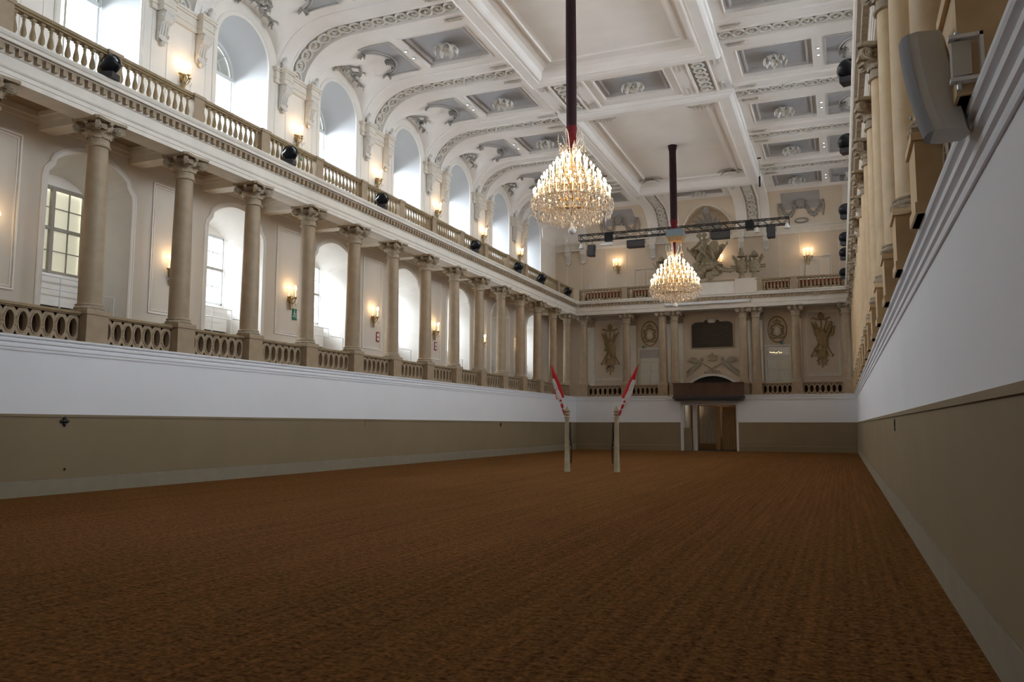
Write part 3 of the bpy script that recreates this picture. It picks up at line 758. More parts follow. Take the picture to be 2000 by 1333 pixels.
# ================================================================== PIER ENTABLATURES AND CONSOLES (upper galleries)
def console_mesh():
    m = M()   # local: +X out of wall, Y across, Z up; top at 0
    prof_ = [(0, 0), (.36, 0), (.38, -.06), (.34, -.12), (.36, -.22), (.30, -.32), (.2, -.38), (.17, -.5), (.12, -.75), (.07, -.9), (0, -.95)]
    m.prism(prof_, lambda a, z: (a, -.17, z), lambda a, z: (a, .17, z))
    for s in (-1, 1):
        for c, r_ in (((.24, 0, -.18), .13), ((.1, 0, -.72), .07)):
            ra = [[(c[0]+r_*cos(2*pi*i/12), s*(.17+th), c[2]+r_*sin(2*pi*i/12)) for i in range(12)] for th in (-.01, .03)]
            m.loft(ra, True, True)
            m.ball((c[0], s*.2, c[2]), (r_*.4, .03, r_*.4), 6, 4)
    for k in range(3): m.tube([(.2, -.1+.1*k, -.4), (.14, -.1+.1*k, -.75)], .025, 4)
    for k in range(5): m.leaf((.1, -.12+.06*k, -.8), (1, 0, 0), (0, -.3+.15*k, -1), .28-.05*abs(k-2), .1, .5, 3)
    m.ball((.1, 0, -1.0), (.08, .1, .09), 6, 4)
    return m
CONS = console_mesh().build('console', ORN); CD = CONS.data; bpy.data.objects.remove(CONS)
def urn_mesh():
    m = M(); m.lathe([(.12, 0), (.16, .03), (.13, .2), (.17, .3), (.19, .33)], 10)
    m.torus((0, 0, .46), .09, .04, 12, 5, 'y'); m.ball((0, 0, .46), (.05, .06, .05), 6, 4); return m
_o = urn_mesh().build('scroll_finial', LUN); URN = _o.data; bpy.data.objects.remove(_o)
def pier_block(place, rot, nm):
    """place(o,u,z): o out of wall, u across"""
    m = M()
    for hw, o0 in ((1.28, .12),):
        for z0, z1, e in ((14.46, 14.62, .0), (14.62, 14.70, .04), (14.70, 14.90, .0), (14.90, 14.97, .06), (14.97, 15.05, .10)):
            pr = [(-hw-e, -.02), (-hw-e, o0+e), (hw+e, o0+e), (hw+e, -.02)]
            m.prism(pr, lambda u, o: place(o, u, z0), lambda u, o: place(o, u, z1))
    for s in (-1, 1):
        for z0, z1, e in ((14.46, 14.62, .0), (14.62, 14.70, .04), (14.70, 14.90, .0), (14.90, 14.97, .06), (14.97, 15.05, .10)):
            pr = [(s*.82-.24-e, .05), (s*.82-.24-e, .36+e), (s*.82+.24+e, .36+e), (s*.82+.24+e, .05)]
            m.prism(pr, lambda u, o: place(o, u, z0), lambda u, o: place(o, u, z1))
    b = m.build(nm, PLAST2, kind='structure')
    for s in (-1, 1):
        link('console', CD, b, place(.03, s*.82, 14.46), (0, 0, rot))
        link('scroll_finial', URN, b, place(.3, s*1.0, 15.05), (0, 0, rot), scale=(.8, .8, .8))
    return b
for sg in (-1, 1):
    for j, py in enumerate(PIER):
        if py > 53 or (sg > 0 and j > 20): continue
        pier_block(lambda o, u, z, sg=sg, py=py: (C+sg*(BW-o), py+u, z), 0 if sg < 0 else pi, 'trim_%d' % nid); nid += 1
for u0 in (-3.05, 3.05):
    pier_block(lambda o, u, z, u0=u0: (C+u0+u, EY-o, z), -pi/2, 'trim_%d' % nid); nid += 1
for u0 in (-9.6, 9.6):
    pier_block(lambda o, u, z, u0=u0: (C+u0+u*.7, EY-o, z), -pi/2, 'trim_%d' % nid); nid += 1
# ================================================================== WINDOWS
def bar(m, sg, x, ya, yb, za, zb, t=.03): m.box((x-t, ya, za), (x+t, yb, zb))
nw = 0
for sg in (-1, 1):
    xw = C+sg*(WP+.05); xp = C+sg*(WP+.07)
    for j, cy in enumerate(WIN):
        # ---- upper window
        nw += 1; w = 1.16; z0, z1 = 11.0, 14.5
        m = M(); bar(m, sg, xw, cy-w, cy-w+.08, z0, z1, .05); bar(m, sg, xw, cy+w-.08, cy+w, z0, z1, .05); bar(m, sg, xw, cy-w, cy+w, z0, z0+.08, .05)
        bar(m, sg, xw-sg*.02, cy-w, cy+w, z1-.05, z1+.1, .07)
        ol = [(cy+1.2, z1)]+arc(cy, 1.2, 14.55, 15.75, 16)+[(cy-1.2, z1)]
        m.loft([[(xw-sg*.08, *p) for p in ol], [(xw-sg*.08, *p) for p in offset(ol, -.1)], [(xw, *p) for p in offset(ol, -.1)]], False)
        fr = m.build('window_%d' % nw, FRAMEL, kind='structure')
        m = M(); bar(m, sg, xw, cy-.035, cy+.035, z0, z1, .045); m.build('mullion', FRAMEB, fr)
        if sg < 0:
            zz = lin(z0+.08, z1-.05, 3); yy = [cy-w+.08, cy-.035, cy+.035, cy+w-.08]
            for a in zz[1:-1]:
                m = M(); bar(m, sg, xw, cy-w, cy+w, a-.012, a+.012, .015); m.build('glazing_bar', FRAMEL, fr)
            for a in range(3):
                for b in (0, 2):
                    m = M(); m.quad((xp, yy[b], zz[a]), (xp, yy[b+1], zz[a]), (xp, yy[b+1], zz[a+1]), (xp, yy[b], zz[a+1])); m.build('pane', GLASS, fr)
        else:
            m = M(); m.quad((xp, cy-w, z0), (xp, cy+w, z0), (xp, cy+w, z1), (xp, cy-w, z1)); m.build('pane', GLASS, fr)
        # blind arched fanlight
        m = M(); m.quad(*[(xp, *p) for p in ol]); m.build('fanlight_panel', mat('grey_fanlight_panel', (.42, .42, .38), .7, .03, 2) if nw == 1 else bpy.data.materials['grey_fanlight_panel'], fr)
        m = M(); m.tube([(xw, cy+.55*cos(a), 14.6+.55*sin(a)) for a in lin(0, pi, 12)], .03, 5)
        for a in lin(0, pi, 4)[1:-1]: m.tube([(xw, cy+.55*cos(a), 14.6+.55*sin(a)), (xw, cy+1.12*cos(a), 14.6+1.12*sin(a))], .022, 5)
        m.build('fanlight_bars', FRAMEL, fr)
        # ---- lower window
        nw += 1; w = 1.08; z0, z1 = 5.95, 8.42; blind = sg < 0 and j in (1, 6)
        FM = FRAMEB if blind else FRAMEL
        m = M(); bar(m, sg, xw, cy-w, cy-w+.07, z0, z1, .05); bar(m, sg, xw, cy+w-.07, cy+w, z0, z1, .05); bar(m, sg, xw, cy-w, cy+w, z0, z0+.07, .05); bar(m, sg, xw, cy-w, cy+w, z1-.04, z1+.06, .05)
        fr = m.build('window_%d' % nw, FM, kind='structure')
        m = M(); bar(m, sg, xw-sg*.02, cy-.06, cy+.06, z0, z1, .05); m.build('mullion', FRAMEB, fr)
        m = M(); bar(m, sg, xw-sg*.01, cy-w, cy+w, 7.2, 7.29, .05); m.build('transom', FRAMEB, fr)
        ol = [(cy+1.1, z1)]+arc(cy, 1.1, 8.43, 8.83, 10)+[(cy-1.1, z1)]
        ol = [(cy+1.12, z1)]+arc(cy, 1.12, 8.43, 8.86, 10)+[(cy-1.12, z1)]; m = M(); m.quad(*[(C+sg*(WP+.001), *p) for p in ol]); m.build('arched_head', PLAST, fr)
        yy = [cy-w+.07, cy-.56, cy, cy+.56, cy+w-.07]; zz = [z0+.07, 6.6, 7.24, 7.85, z1-.04]
        if sg < 0:
            for b in (1, 3):
                m = M(); bar(m, sg, xw, yy[b]-.014, yy[b]+.014, z0, z1, .02); m.build('glazing_bar', FM, fr)
            for b in (1, 3):
                m = M(); bar(m, sg, xw, cy-w, cy+w, zz[b]-.014, zz[b]+.014, .02); m.build('glazing_bar', FM, fr)
            for a in range(4):
                for b in range(4):
                    m = M(); m.quad((xp, yy[b], zz[a]), (xp, yy[b+1], zz[a]), (xp, yy[b+1], zz[a+1]), (xp, yy[b], zz[a+1])); m.build('pane', GLASS, fr)
        else:
            m = M(); m.quad((xp, cy-w, z0), (xp, cy+w, z0), (xp, cy+w, z1), (xp, cy-w, z1)); m.build('pane', GLASS, fr)
        if blind:
            m = M()
            for b in range(2):
                ya, yb = (cy-w, cy) if b == 0 else (cy, cy+w)
                m = M(); m.quad((xp-.07, ya, z0), (xp-.07, yb, z0), (xp-.07, yb, z1), (xp-.07, ya, z1)); m.build('drawn_blind', BLIND, fr)
# ================================================================== UPPER BALUSTRADE
bm_ = M(); bm_.box((-.055, -.055, 0), (.055, .055, .05)); bm_.lathe([(.035, .05), (.055, .08), (.03, .11), (.06, .16), (.075, .22), (.06, .32), (.035, .44), (.03, .52), (.045, .55), (.035, .58), (.05, .62)], 8); bm_.box((-.05, -.05, .60), (.05, .05, .66))
_o = bm_.build('baluster', STONE2); BAL = _o.data; bpy.data.objects.remove(_o)
def balustrade(x, y, rz, L, n, label, group, detail=True):
    t = thing('balustrade', label, 'balustrade', (x, y, 10.30), rz, group)
    m = M(); m.box((-.11, 0, 0), (.11, L, .07)); m.build('plinth', STONE2, t)
    m = M(); m.box((-.1, 0, .73), (.1, L, .78)); m.box((-.14, 0, .78), (.14, L, .86)); m.build('top_rail', STONE2, t)
    for i in range(n): link('baluster', BAL, t, (0, L*(i+.5)/n, .07))
    return t
pm = M(); pm.box((-.16, -.2, 0), (.16, .2, .78)); pm.box((-.19, -.23, .78), (.19, .23, .87)); pm.box((-.18, -.22, 0), (.18, .22, .08)); _o = pm.build('p', STONE); PED = _o.data; bpy.data.objects.remove(_o)
XB = C-9.03
for k in range(-1, 14):
    y = Y0+BAY*k
    link('balustrade_pier', PED, None, (XB, y, 10.30), (0, 0, 0), 'square balustrade pier above the %s column of the window side' % ORD[k+2], 'pier', None, 'piers of the upper balustrade')
    if k < 13: balustrade(XB, y+.2, 0, BAY-.4, 11, 'stone balustrade span over the %s bay of the window gallery' % ORD[k+1], 'balustrade spans above the window side', True)
    # continuation on the speaker side, hidden by its cornice
m = M(); m.box((C+9.0, YN, 10.3), (C+9.22, D, 10.37)); m.box((C+8.97, YN, 11.08), (C+9.25, D, 11.16)); rr_o = m.build('balustrade', STONE2, label='far run of stone balustrade rail above the speaker side cornice', cat='balustrade')
YB = D+.05
XS = [-16.95, -13.5, -10.9, -8.75, -4.6, -2.45, .75]
for i, x in enumerate(XS):
    if i in (3,): continue
    link('balustrade_pier', PED, None, (x, YB, 10.30), (0, 0, pi/2), 'square stone pier of the end wall balustrade, %s counted from the window side' % ORD[i], 'pier', None, 'piers of the end balustrade')
for i, (a, b, n) in enumerate(((XS[0], XS[1], 13), (XS[1], XS[2], 10), (XS[4], XS[5], 8), (XS[5], XS[6], 12))):
    balustrade(a+.2, YB, -pi/2, b-a-.4, n, 'end wall balustrade span ' + ['by the corner of the window side', 'behind the smaller chandelier', 'beside the paired trophy sculptures', 'under the upper double door'][i], 'end wall balustrade spans')
# russet benches behind the end balustrade
for i, (a, b, n) in enumerate(((XS[0]+.3, XS[1]-.3, 'window side corner'), (XS[1]+.3, XS[2]-.3, 'smaller chandelier'), (XS[4]+.3, XS[5]-.3, 'paired trophies'), (XS[5]+.3, XS[6]-.3, 'upper double door'))):
    t = thing('bench', 'russet leather bench seen between balusters, near the '+n, 'bench', (0, 0, 0), 0, 'benches behind the end balustrade')
    m = M(); m.box((a, D+.75, 10.7), (b, D+1.2, 10.8)); m.build('seat', BENCH, t)
    m = M(); m.box((a, D+1.2, 10.7), (b, D+1.28, 11.12)); m.build('backrest', BENCH, t)
    m = M()
    for x in (a+.1, (a+b)/2, b-.1): m.box((x-.03, D+.8, ZU), (x+.03, D+1.25, 10.7))
    m.build('legs', WOODD, t)
# ================================================================== END WALL (galleries)
w = M(); w.quad((C-BW, EY, ZG), (C+BW, EY, ZG), (C+BW, EY, 9.8), (C-BW, EY, 9.8))
ENDP = mat('dim_warm_end_wall_paint', (.68, .58, .46), .8, .03, 2)  # weaker, warmer light on the end wall is put into this colour
EWL = w.build('wall_end_lower_gallery', ENDP, kind='structure')
w = M(); w.quad((C-BW, EY, ZU-.1), (C+BW, EY, ZU-.1), (C+BW, EY, ZC+.2), (C-BW, EY, ZC+.2)); EWU = w.build('wall_end_upper_gallery', ENDP, kind='structure')
m = M(); m.box((C-BW, EY-.06, 14.46), (C+BW, EY, 14.62)); m.box((C-BW, EY-.1, 14.62), (C+BW, EY, 14.7)); m.box((C-BW, EY-.05, 14.7), (C+BW, EY, 14.9)); m.box((C-BW, EY-.14, 14.9), (C+BW, EY, 15.02)); m.build('upper_cornice', PLAST2, EWU)
m = M(); m.box((C-HW-.6, EY-.1, 9.5), (C+HW+.6, EY, 9.78)); m.build('gallery_cornice', PLAST2, EWL)
def ex(px):     # x on the end gallery wall of a point given 0.4 m before it
    return px
EX = EY-.001
def fr_rect(m, xa, xb, za, zb, t=.06, h=.03, y=EY):
    a = [(xa, za), (xb, za), (xb, zb), (xa, zb)]; b = [(xa+t, za+t), (xb-t, za+t), (xb-t, zb-t), (xa+t, zb-t)]
    m.loft([[(p[0], y, p[1]) for p in a], [(p[0], y-h, p[1]) for p in a], [(p[0], y-h*.5, p[1]) for p in b], [(p[0], y, p[1]) for p in b]], True)
K = (EY)/(55.6)      # points below were read at 55.6 m; move them back to the wall along the sight line
def bx(x): return x*K
def bz(z): return CAMH+(z-CAMH)*K
for xa, xb in ((-16.25, -14.12), (-1.88, .12)):
    m = M(); fr_rect(m, bx(xa), bx(xb), bz(4.85), bz(9.1), .07, .04); fr_rect(m, bx(xa)+.13, bx(xb)-.13, bz(4.85)+.13, bz(9.1)-.13, .03, .02); m.build('panel_moulding', PLAST2, EWL)
# pilasters behind the columns
for x in FX:
    m = M(); m.box((x-.25, EY-.1, ZG), (x+.25, EY, 8.72)); m.box((x-.3, EY-.14, ZG), (x+.3, EY, 4.5)); m.box((x-.27, EY-.13, 8.66), (x+.27, EY, 8.72))
    p = m.build('pilaster', PLAST2, EWL)
    m = M()
    m.box((x-.28, EY-.14, 8.72), (x+.28, EY, 8.95)); m.box((x-.36, EY-.22, 9.28), (x+.36, EY, 9.35))
    for k in range(5): m.leaf((x-.24+.12*k, EY-.14, 8.85), (0, -1, 0), (0, 0, 1), .3, .13, .8, 3)
    for s in (-1, 1): m.torus((x+s*.27, EY-.18, 9.17), .08, .04, 10, 5, 'y')
    m.build('pilaster_capital', CAPM, p)
def px3(x, z, y=EY-.02): return Vector((bx(x), y, bz(z)))
# --- doors of the lower end gallery
def door(name, xa, xb, z1, lit, label):
    xa, xb, z1 = bx(xa), bx(xb), bz(z1); z0 = ZG+.02; zt = z1-.62; mid = (xa+xb)/2
    m = M()
    for a, b in ((xa-.1, xa), (xb, xb+.1)): m.box((a, EY-.08, z0), (b, EY, z1+.1))
    m.box((xa-.14, EY-.1, z1), (xb+.14, EY, z1+.12)); m.box((xa, EY-.06, zt-.04), (xb, EY, zt+.04))
    fr = m.build(name, DOORW, kind='structure')
    for a, b, s in ((xa+.01, mid-.005, 1), (mid+.005, xb-.01, -1)):
        m = M(); m.box((a, EY-.045, z0), (b, EY-.005, zt-.04)); lf = m.build('door_leaf', DOORW, fr)
        m = M(); h = (zt-.1-z0)
        for q0, q1 in ((.04, .34), (.38, .68), (.72, .96)): fr_rect(m, a+.07, b-.07, z0+h*q0, z0+h*q1, .035, .02, EY-.045)
        m.build('door_panel', DOORW, lf)
        m = M(); hx = mid+(-.05 if s > 0 else .05); m.tube([(hx, EY-.05, z0+1.05), (hx, EY-.09, z0+1.05), (hx-s*.1, EY-.09, z0+1.05)], .012, 5); m.build('door_handle', GOLDM, lf)
    for a, b in ((xa+.02, mid-.02), (mid+.02, xb-.02)):
        m = M(); m.box((a, EY-.03, zt+.04), (b, EY-.01, z1-.03)); m.build('transom_pane', STEEL if lit else GREYB, fr)
    if lit:
        m = M(); 
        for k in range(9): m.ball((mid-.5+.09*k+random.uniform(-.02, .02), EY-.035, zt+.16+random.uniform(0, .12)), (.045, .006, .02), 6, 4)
        m.build('reflected_lamps', SPOTE2, fr)  # glowing spots put on the transom pane in place of lamp reflections
SPOTE2 = mat('lamp_reflection_glow', (1, .8, .5), .4, 0, 1, emit=(1, .75, .4), es=2.2)
door('door_1', -12.87, -11.49, 6.90, False, 'x'); door('door_2', -4.37, -2.95, 6.85, True, 'x')
def exit_sign(x, y, z, rz, label, w=.26, h=.2):
    t = thing('exit_sign', label, 'sign', (x, y, z), rz, 'green exit signs')
    m = M(); m.box((-w/2, -.02, -h/2), (w/2, .02, h/2)); m.build('sign_plate', GREENS, t)
    m = M(); s = h
    m.ball((-.1*s, -.024, .3*s), (.07*s, .006, .07*s), 6, 4)
    m.tube([(-.12*s, -.024, .2*s), (-.08*s, -.024, -.02*s)], .05*s, 4); m.tube([(-.08*s, -.024, -.02*s), (.08*s, -.024, -.15*s), (.02*s, -.024, -.33*s)], .04*s, 4); m.tube([(-.08*s, -.024, -.02*s), (-.2*s, -.024, -.2*s), (-.36*s, -.024, -.22*s)], .04*s, 4); m.tube([(-.3*s, -.024, .0), (-.12*s, -.024, .15*s), (.1*s, -.024, .05*s)], .03*s, 4)
    m.box((.25*s, -.023, -.36*s), (.5*s, -.02, .36*s)); m.build('running_figure', WFLAG, t)
exit_sign(bx(-12.56), EY-.03, bz(7.1), 0, 'green exit sign between oval arms and the closed white door'); exit_sign(bx(-3.38), EY-.03, bz(7.08), 0, 'green exit sign above the door with lit glass')
# --- oval arms
def crown(m, c, s):
    c = Vector(c)
    m.lathe([(.5*s, 0), (.52*s, .06*s), (.48*s, .14*s)], 12, c, (1, .35))
    for k in range(5):
        a = -1+.5*k; m.tube([c+Vector((a*.46*s, -.1*s, .14*s)), c+Vector((a*.62*s, -.14*s, .42*s)), c+Vector((a*.12*s, -.08*s, .66*s))], .05*s, 5)
    m.ball(c+Vector((0, -.05*s, .74*s)), .09*s, 6, 4); m.tube([c+Vector((0, -.05*s, .78*s)), c+Vector((0, -.05*s, 1.0*s))], .03*s, 4); m.tube([c+Vector((-.09*s, -.05*s, .9*s)), c+Vector((.09*s, -.05*s, .9*s))], .03*s, 4)
def oval_arms(x, z, label):
    c = px3(x, z, EY-.03); t = thing('oval_coat_of_arms', label, 'relief', c, 0, 'oval arms over the doors')
    m = M(); m.torus((0, 0, 0), 1, .055, 28, 5, 'y', (.60, .86)); m.build('oval_frame', GOLDR, t)
    m = M(); crown(m, (0, 0, .32), .42); m.build('crown', GOLDR, t)
    m = M(); m.ball((0, -.02, -.1), (.2, .03, .3), 10, 6); m.build('shield', PLAST2, t)
    m = M()
    for s in (-1, 1):
        m.tube([(s*.12, -.04, .28), (s*.36, -.06, .22), (s*.42, -.06, .08), (s*.26, -.06, .02), (s*.33, -.06, -.2), (s*.28, -.06, -.38), (s*.05, -.06, -.46)], [.03, .055, .05, .045, .05, .05, .03], 6)
        m.tube([(0, -.05, -.5), (s*.2, -.06, -.58), (s*.42, -.06, -.52), (s*.46, -.05, -.44)], [.04, .05, .04, .02], 6)
        for k in range(4): m.leaf((s*(.3+.02*k), -.04, .15-.16*k), (0, -1, 0), (s, 0, .3), .14, .09, .5, 3)
    m.build('scroll_wreath', GOLDR, t)
oval_arms(-12.15, 8.04, 'crowned oval coat of arms relief beside the hanging flag side'); oval_arms(-3.66, 7.98, 'crowned oval coat of arms relief over the door with lit glass')
# --- trophy reliefs
def banner(m, a, b, w, side, y0=0):
    """cloth hanging along a pole from a (tip) to b (foot)"""
    a = Vector(a); b = Vector(b); n = 8; rows = []
    perp = Vector((-(b-a).z, 0, (b-a).x)).normalized()*side
    for i in range(n+1):
        t = i/n; p = a+(b-a)*(.12+.8*t); ww = w*sin(pi*min(1, t*.62+.12))*(1 if t < .9 else .7); row = []
        for k in range(6):
            q = k/5; row.append(p+perp*ww*q+Vector((0, -.05*sin(q*9+t*3)-.03, -.1*q*t)))
        rows.append(row)
    m.loft(rows, False, False, True)
def trophy_relief(x, z, label, seed, kind):
    rd = random.Random(seed); c = px3(x, z, EY-.03); t = thing('trophy_relief', label, 'relief', c, 0)
    m = M()
    m.lathe([(.1, 1.45), (.17, 1.5), (.19, 1.62), (.14, 1.74), (.04, 1.86)], 10, (0, -.04, 0), (1, .5)); m.box((-.16, -.08, 1.5), (.16, 0, 1.56))
    for s in (-1, 1): m.tube([(0, -.05, 1.42), (s*.25, -.07, 1.36), (s*.5, -.05, 1.5), (s*.62, -.04, 1.42)], [.05, .06, .045, .02], 5)
    m.build('helmet', GOLDR, t)
    m = M(); m.tube([(0, -.04, 1.45), (0, -.04, -1.8)], .045, 5)
    for s in (-1, 1):
        m.tube([(-s*.62, -.04, 1.25), (s*.62, -.04, -.95)], .04, 5); m.tube([(-s*.35, -.04, 1.25), (s*.42, -.04, -1.05)], .035, 5); m.ball((s*.64, -.04, -1.0), (.07, .05, .1), 6, 4)
    m.build('crossed_poles', GOLDR, t)
    m = M(); banner(m, (-.68, -.06, 1.3), (-.1, -.06, -.25), .42, 1 if kind else 1); 
    if not kind: banner(m, (.62, -.06, 1.25), (.1, -.06, -.2), .34, -1)
    else:
        m.tube([(.3, -.06, .2), (.55, -.08, .9), (.62, -.08, 1.2)], [.09, .13, .08], 6); m.tube([(.5, -.06, .3), (.7, -.08, .5), (.74, -.06, .85), (.88, -.06, .88)], [.1, .1, .06, .05], 6)
    m.build('banners', GOLDR, t)
    m = M(); m.ball((.05, -.08, .15), (.36, .1, .46), 12, 8); m.ball((-.2, -.07, .5), (.24, .08, .3), 10, 6); m.ball((.02, -.12, .15), (.2, .08, .26), 8, 6); m.ball((.2, -.06, -.25), (.22, .07, .28), 8, 6)
    for k in range(10): m.leaf((rd.uniform(-.4, .4), -.08, rd.uniform(-.5, .8)), (0, -1, 0), (rd.uniform(-1, 1), 0, rd.uniform(-1, 1)), .3, .16, .5, 3)
    m.build('armour', GOLDR, t)
    m = M(); m.lathe([(.26, 0), (.3, .04), (.26, .1), (.26, .42), (.3, .48), (.24, .52)], 12, (.02, -.06, -1.15), (1, .35))
    for s in (-1, 1): m.tube([(s*.1, -.06, -1.1), (s*.3, -.06, -1.35), (s*.16, -.06, -1.5), (s*.3, -.06, -1.62)], [.07, .06, .05, .02], 5)
    m.build('drum_and_ribbon', GOLDR, t)
trophy_relief(-15.0, 7.0, 'gold brown relief of arms with drum, framed panel by the window side', 1, 0)
trophy_relief(-.95, 7.15, 'gold brown relief of arms with furled banner under the stage lamps', 2, 1)
# --- bronze plaque
t = thing('inscription_plaque', 'dark bronze inscription plaque above the crowned relief', 'plaque', (bx(-7.87), EY, bz(7.8)), 0)
hx_, hz_ = 1.38, .88
m = M(); pl = [(-hx_, -hz_), (hx_, -hz_), (hx_, hz_-.22), (hx_-.1, hz_-.1), (hx_-.28, hz_-.02), (.5, hz_), (.42, hz_+.16), (.25, hz_+.08), (-.25, hz_+.08), (-.42, hz_+.16), (-.5, hz_), (-hx_+.28, hz_-.02), (-hx_+.1, hz_-.1), (-hx_, hz_-.22)]
m.prism(pl, lambda x, z: (x, -.06, z), lambda x, z: (x, 0, z)); m.build('bronze_plate', BRONZE, t)
m = M(); o = [(x*1.06, z*1.07) for x, z in pl]
m.loft([[(x, -.0, z) for x, z in o], [(x, -.09, z) for x, z in o], [(x, -.09, z) for x, z in pl], [(x, -.06, z) for x, z in pl]], True); m.build('moulded_border', REL, t)
m = M()
for r_, (z, ww) in enumerate([(.62, .75), (.45, 1.1), (.28, 1.1), (.11, .95), (-.06, 1.1), (-.23, 1.05), (-.40, .8), (-.57, 1.0), (-.72, .5)]):
    x = -ww
    while x < ww-.1:
        lw_ = random.uniform(.03, .06); m.box((x, -.068, z-.035), (x+lw_*.6, -.06, z+.035)); x += lw_+.02 + (.07 if random.random() < .18 else 0)
m.build('worn_lettering', BRONZL, t)
m = M()
for k in range(7): a = pi*k/6; m.leaf((0, -.08, hz_), (0, -1, 0), (cos(a), 0, sin(a)), .36, .14, .5, 4)
for s in (-1, 1): m.tube([(s*.1, -.08, hz_+.02), (s*.4, -.1, hz_+.22), (s*.62, -.08, hz_+.1), (s*.7, -.06, hz_)], [.06, .06, .05, .03], 6)
m.build('shell_crest', ORN, t)
# --- stucco relief over the arch: crown and two winged figures
t = thing('crowned_relief', 'white stucco relief of a crown between two winged figures over the arch', 'relief', (bx(-7.9), EY-.02, bz(5.05)), 0)
m = M(); crown(m, (0, -.06, .98), .62); m.build('crown', REL, t)
for s in (-1, 1):
    m = M()
    m.tube([(s*.75, -.1, .95), (s*.9, -.12, .75), (s*1.2, -.12, .5), (s*1.5, -.1, .2), (s*1.75, -.06, -.1)], [.09, .15, .17, .12, .05], 7)
    m.ball((s*.68, -.14, 1.08), (.1, .1, .12), 8, 6); m.tube([(s*.8, -.14, .9), (s*.5, -.14, .75), (s*.25, -.12, .55)], [.06, .05, .035], 5)
    m.tube([(s*1.2, -.1, .45), (s*1.5, -.12, .42), (s*1.8, -.06, .2)], [.11, .08, .04], 6)
    m.build('winged_figure', REL, t)
    m = M()
    for k in range(6): m.leaf((s*.95, -.08, .9), (0, -1, 0), (s*(1.0), 0, .15+.22*k), .75-.06*k, .14, .15, 4)
    m.build('wing', REL, t)
m = M(); m.tube([(-.6, -.1, .15), (.55, -.1, .75)], .04, 5); m.tube([(.6, -.1, .1), (-.5, -.1, .7)], .04, 5)
for k in range(9): m.leaf((-.4+.1*k, -.06, .1), (0, -1, 0), (random.uniform(-.6, .6), 0, .5), .26, .12, .5, 3)
m.build('palm_fronds', REL, t)
# --- arch and entrance box
ARX, ARR = -7.93, 1.72
m = M(); ol = [(bx(ARX)+ARR, 4.2)]+arc(bx(ARX), ARR, 4.25, 5.02, 16)+[(bx(ARX)-ARR, 4.2)]
m.loft([[(x, EY-.12, z) for x, z in ol], [(x, EY-.12, z) for x, z in offset(ol, .16)], [(x, EY, z) for x, z in offset(ol, .18)]], False)
m.quad(*[(x, EY-.0, z) for x, z in ol]) if False else None
m.build('arch_moulding', ORN, EWL)
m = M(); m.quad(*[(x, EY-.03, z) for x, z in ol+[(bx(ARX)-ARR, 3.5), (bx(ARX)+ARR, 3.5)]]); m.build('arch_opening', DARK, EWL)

# --- entrance: opening, lobby, canopy box
CX0, CX1 = -10.13, -5.66
m = M(); m.box((DX0-.35, D+.4, 0), (DX0, EY+2, 3.3)); m.box((DX1, D+.4, 0), (DX1+.35, EY+2, 3.3)); m.box((DX0-.3, D+.3, 3.2), (DX1+.3, EY+2, 3.35)); m.build('wall_vestibule', WHITE, kind='structure')
m = M(); m.quad((DX0, D, .004), (DX1, D, .004), (DX1, EY+2, .004), (DX0, EY+2, .004)); m.build('floor_vestibule', CHAR, kind='structure')
m = M(); m.box((DX0-.3, EY+1.6, 0), (DX1+.3, EY+1.9, 3.3)); m.build('wall_vestibule_back', WOODM, kind='structure')
m = M(); m.box((DX0, D+.05, 0), (DX0+.14, D+.5, 3.25)); m.box((DX1-.12, D+.05, 0), (DX1, D+.5, 3.25)); m.box((DX0, D+.02, 3.0), (DX1, D+.5, 3.25)); m.build('trim_entrance_jamb', LEDW, kind='structure')
m = M(); m.box((DX0+.14, D+.5, 0), (DX0+.2, D+2.0, 3.1)); m.build('door_3', FRAMEL, kind='structure')
m = M(); m.box((DX0+.7, D+.5, 0), (DX0+.98, D+.75, 3.1)); m.build('trim_door_post', FRAMEL, kind='structure')
m = M(); m.box((DX0+.14, D+.3, 0), (DX0+.66, D+.36, 1.5)); m.build('kick_panel', OLIVE, label='olive kick panel inside the entrance opening', cat='panel')
t = thing('curtain', 'pale pleated vestibule curtain seen through the entrance', 'curtain', (0, 0, 0))
m = M(); pts = []
for i in range(57): x = DX0+1.0+1.1*i/56; pts.append((x, D+1.5+.05*sin(i*1.4), 0))
m.loft([[(x, y, .45) for x, y, z in pts], [(x, y, 2.95) for x, y, z in pts]], False, False, True); m.build('pleats', CURT, t)
t = thing('vestibule_door', 'tall brown wooden door leaves standing open behind the entrance', 'door', (0, 0, 0))
m = M(); m.box((DX0+2.1, D+1.3, .05), (DX0+2.35, D+1.4, 2.9)); m.box((DX0+2.5, D+1.5, .05), (DX1-.15, D+1.58, 2.9)); m.build('door_leaf', WOODM, t)
m = M()
for k in range(6): m.box((DX0+2.6+.17*k, D+1.49, .3), (DX0+2.61+.17*k, D+1.5, 2.8))
m.build('board_joints', WOODD, t)
m = M(); m.tube([(DX0+2.42, D+1.36, .9), (DX0+2.42, D+1.36, 2.5)], .03, 6); m.build('pull_handle', STEEL, t)
t = thing('royal_box', 'brown glossy balcony box projecting over the entrance on a dark canopy', 'balcony', (0, 0, 0))
y0, y1 = 52.9, D+.6
m = M(); m.box((CX0, y0, 3.38), (CX1, y1, 3.54)); m.box((CX0+.1, y0+.1, 3.26), (CX1-.1, y1-.1, 3.38)); m.build('canopy_slab', CHAR, t)
xs = lin(CX0+.05, CX1-.05, 4)
for i in range(4):
    m = M(); m.box((xs[i]+.01, y0+.02, 3.55), (xs[i+1]-.01, y0+.06, 4.36)); m.build('front_panel', WOODD, t)
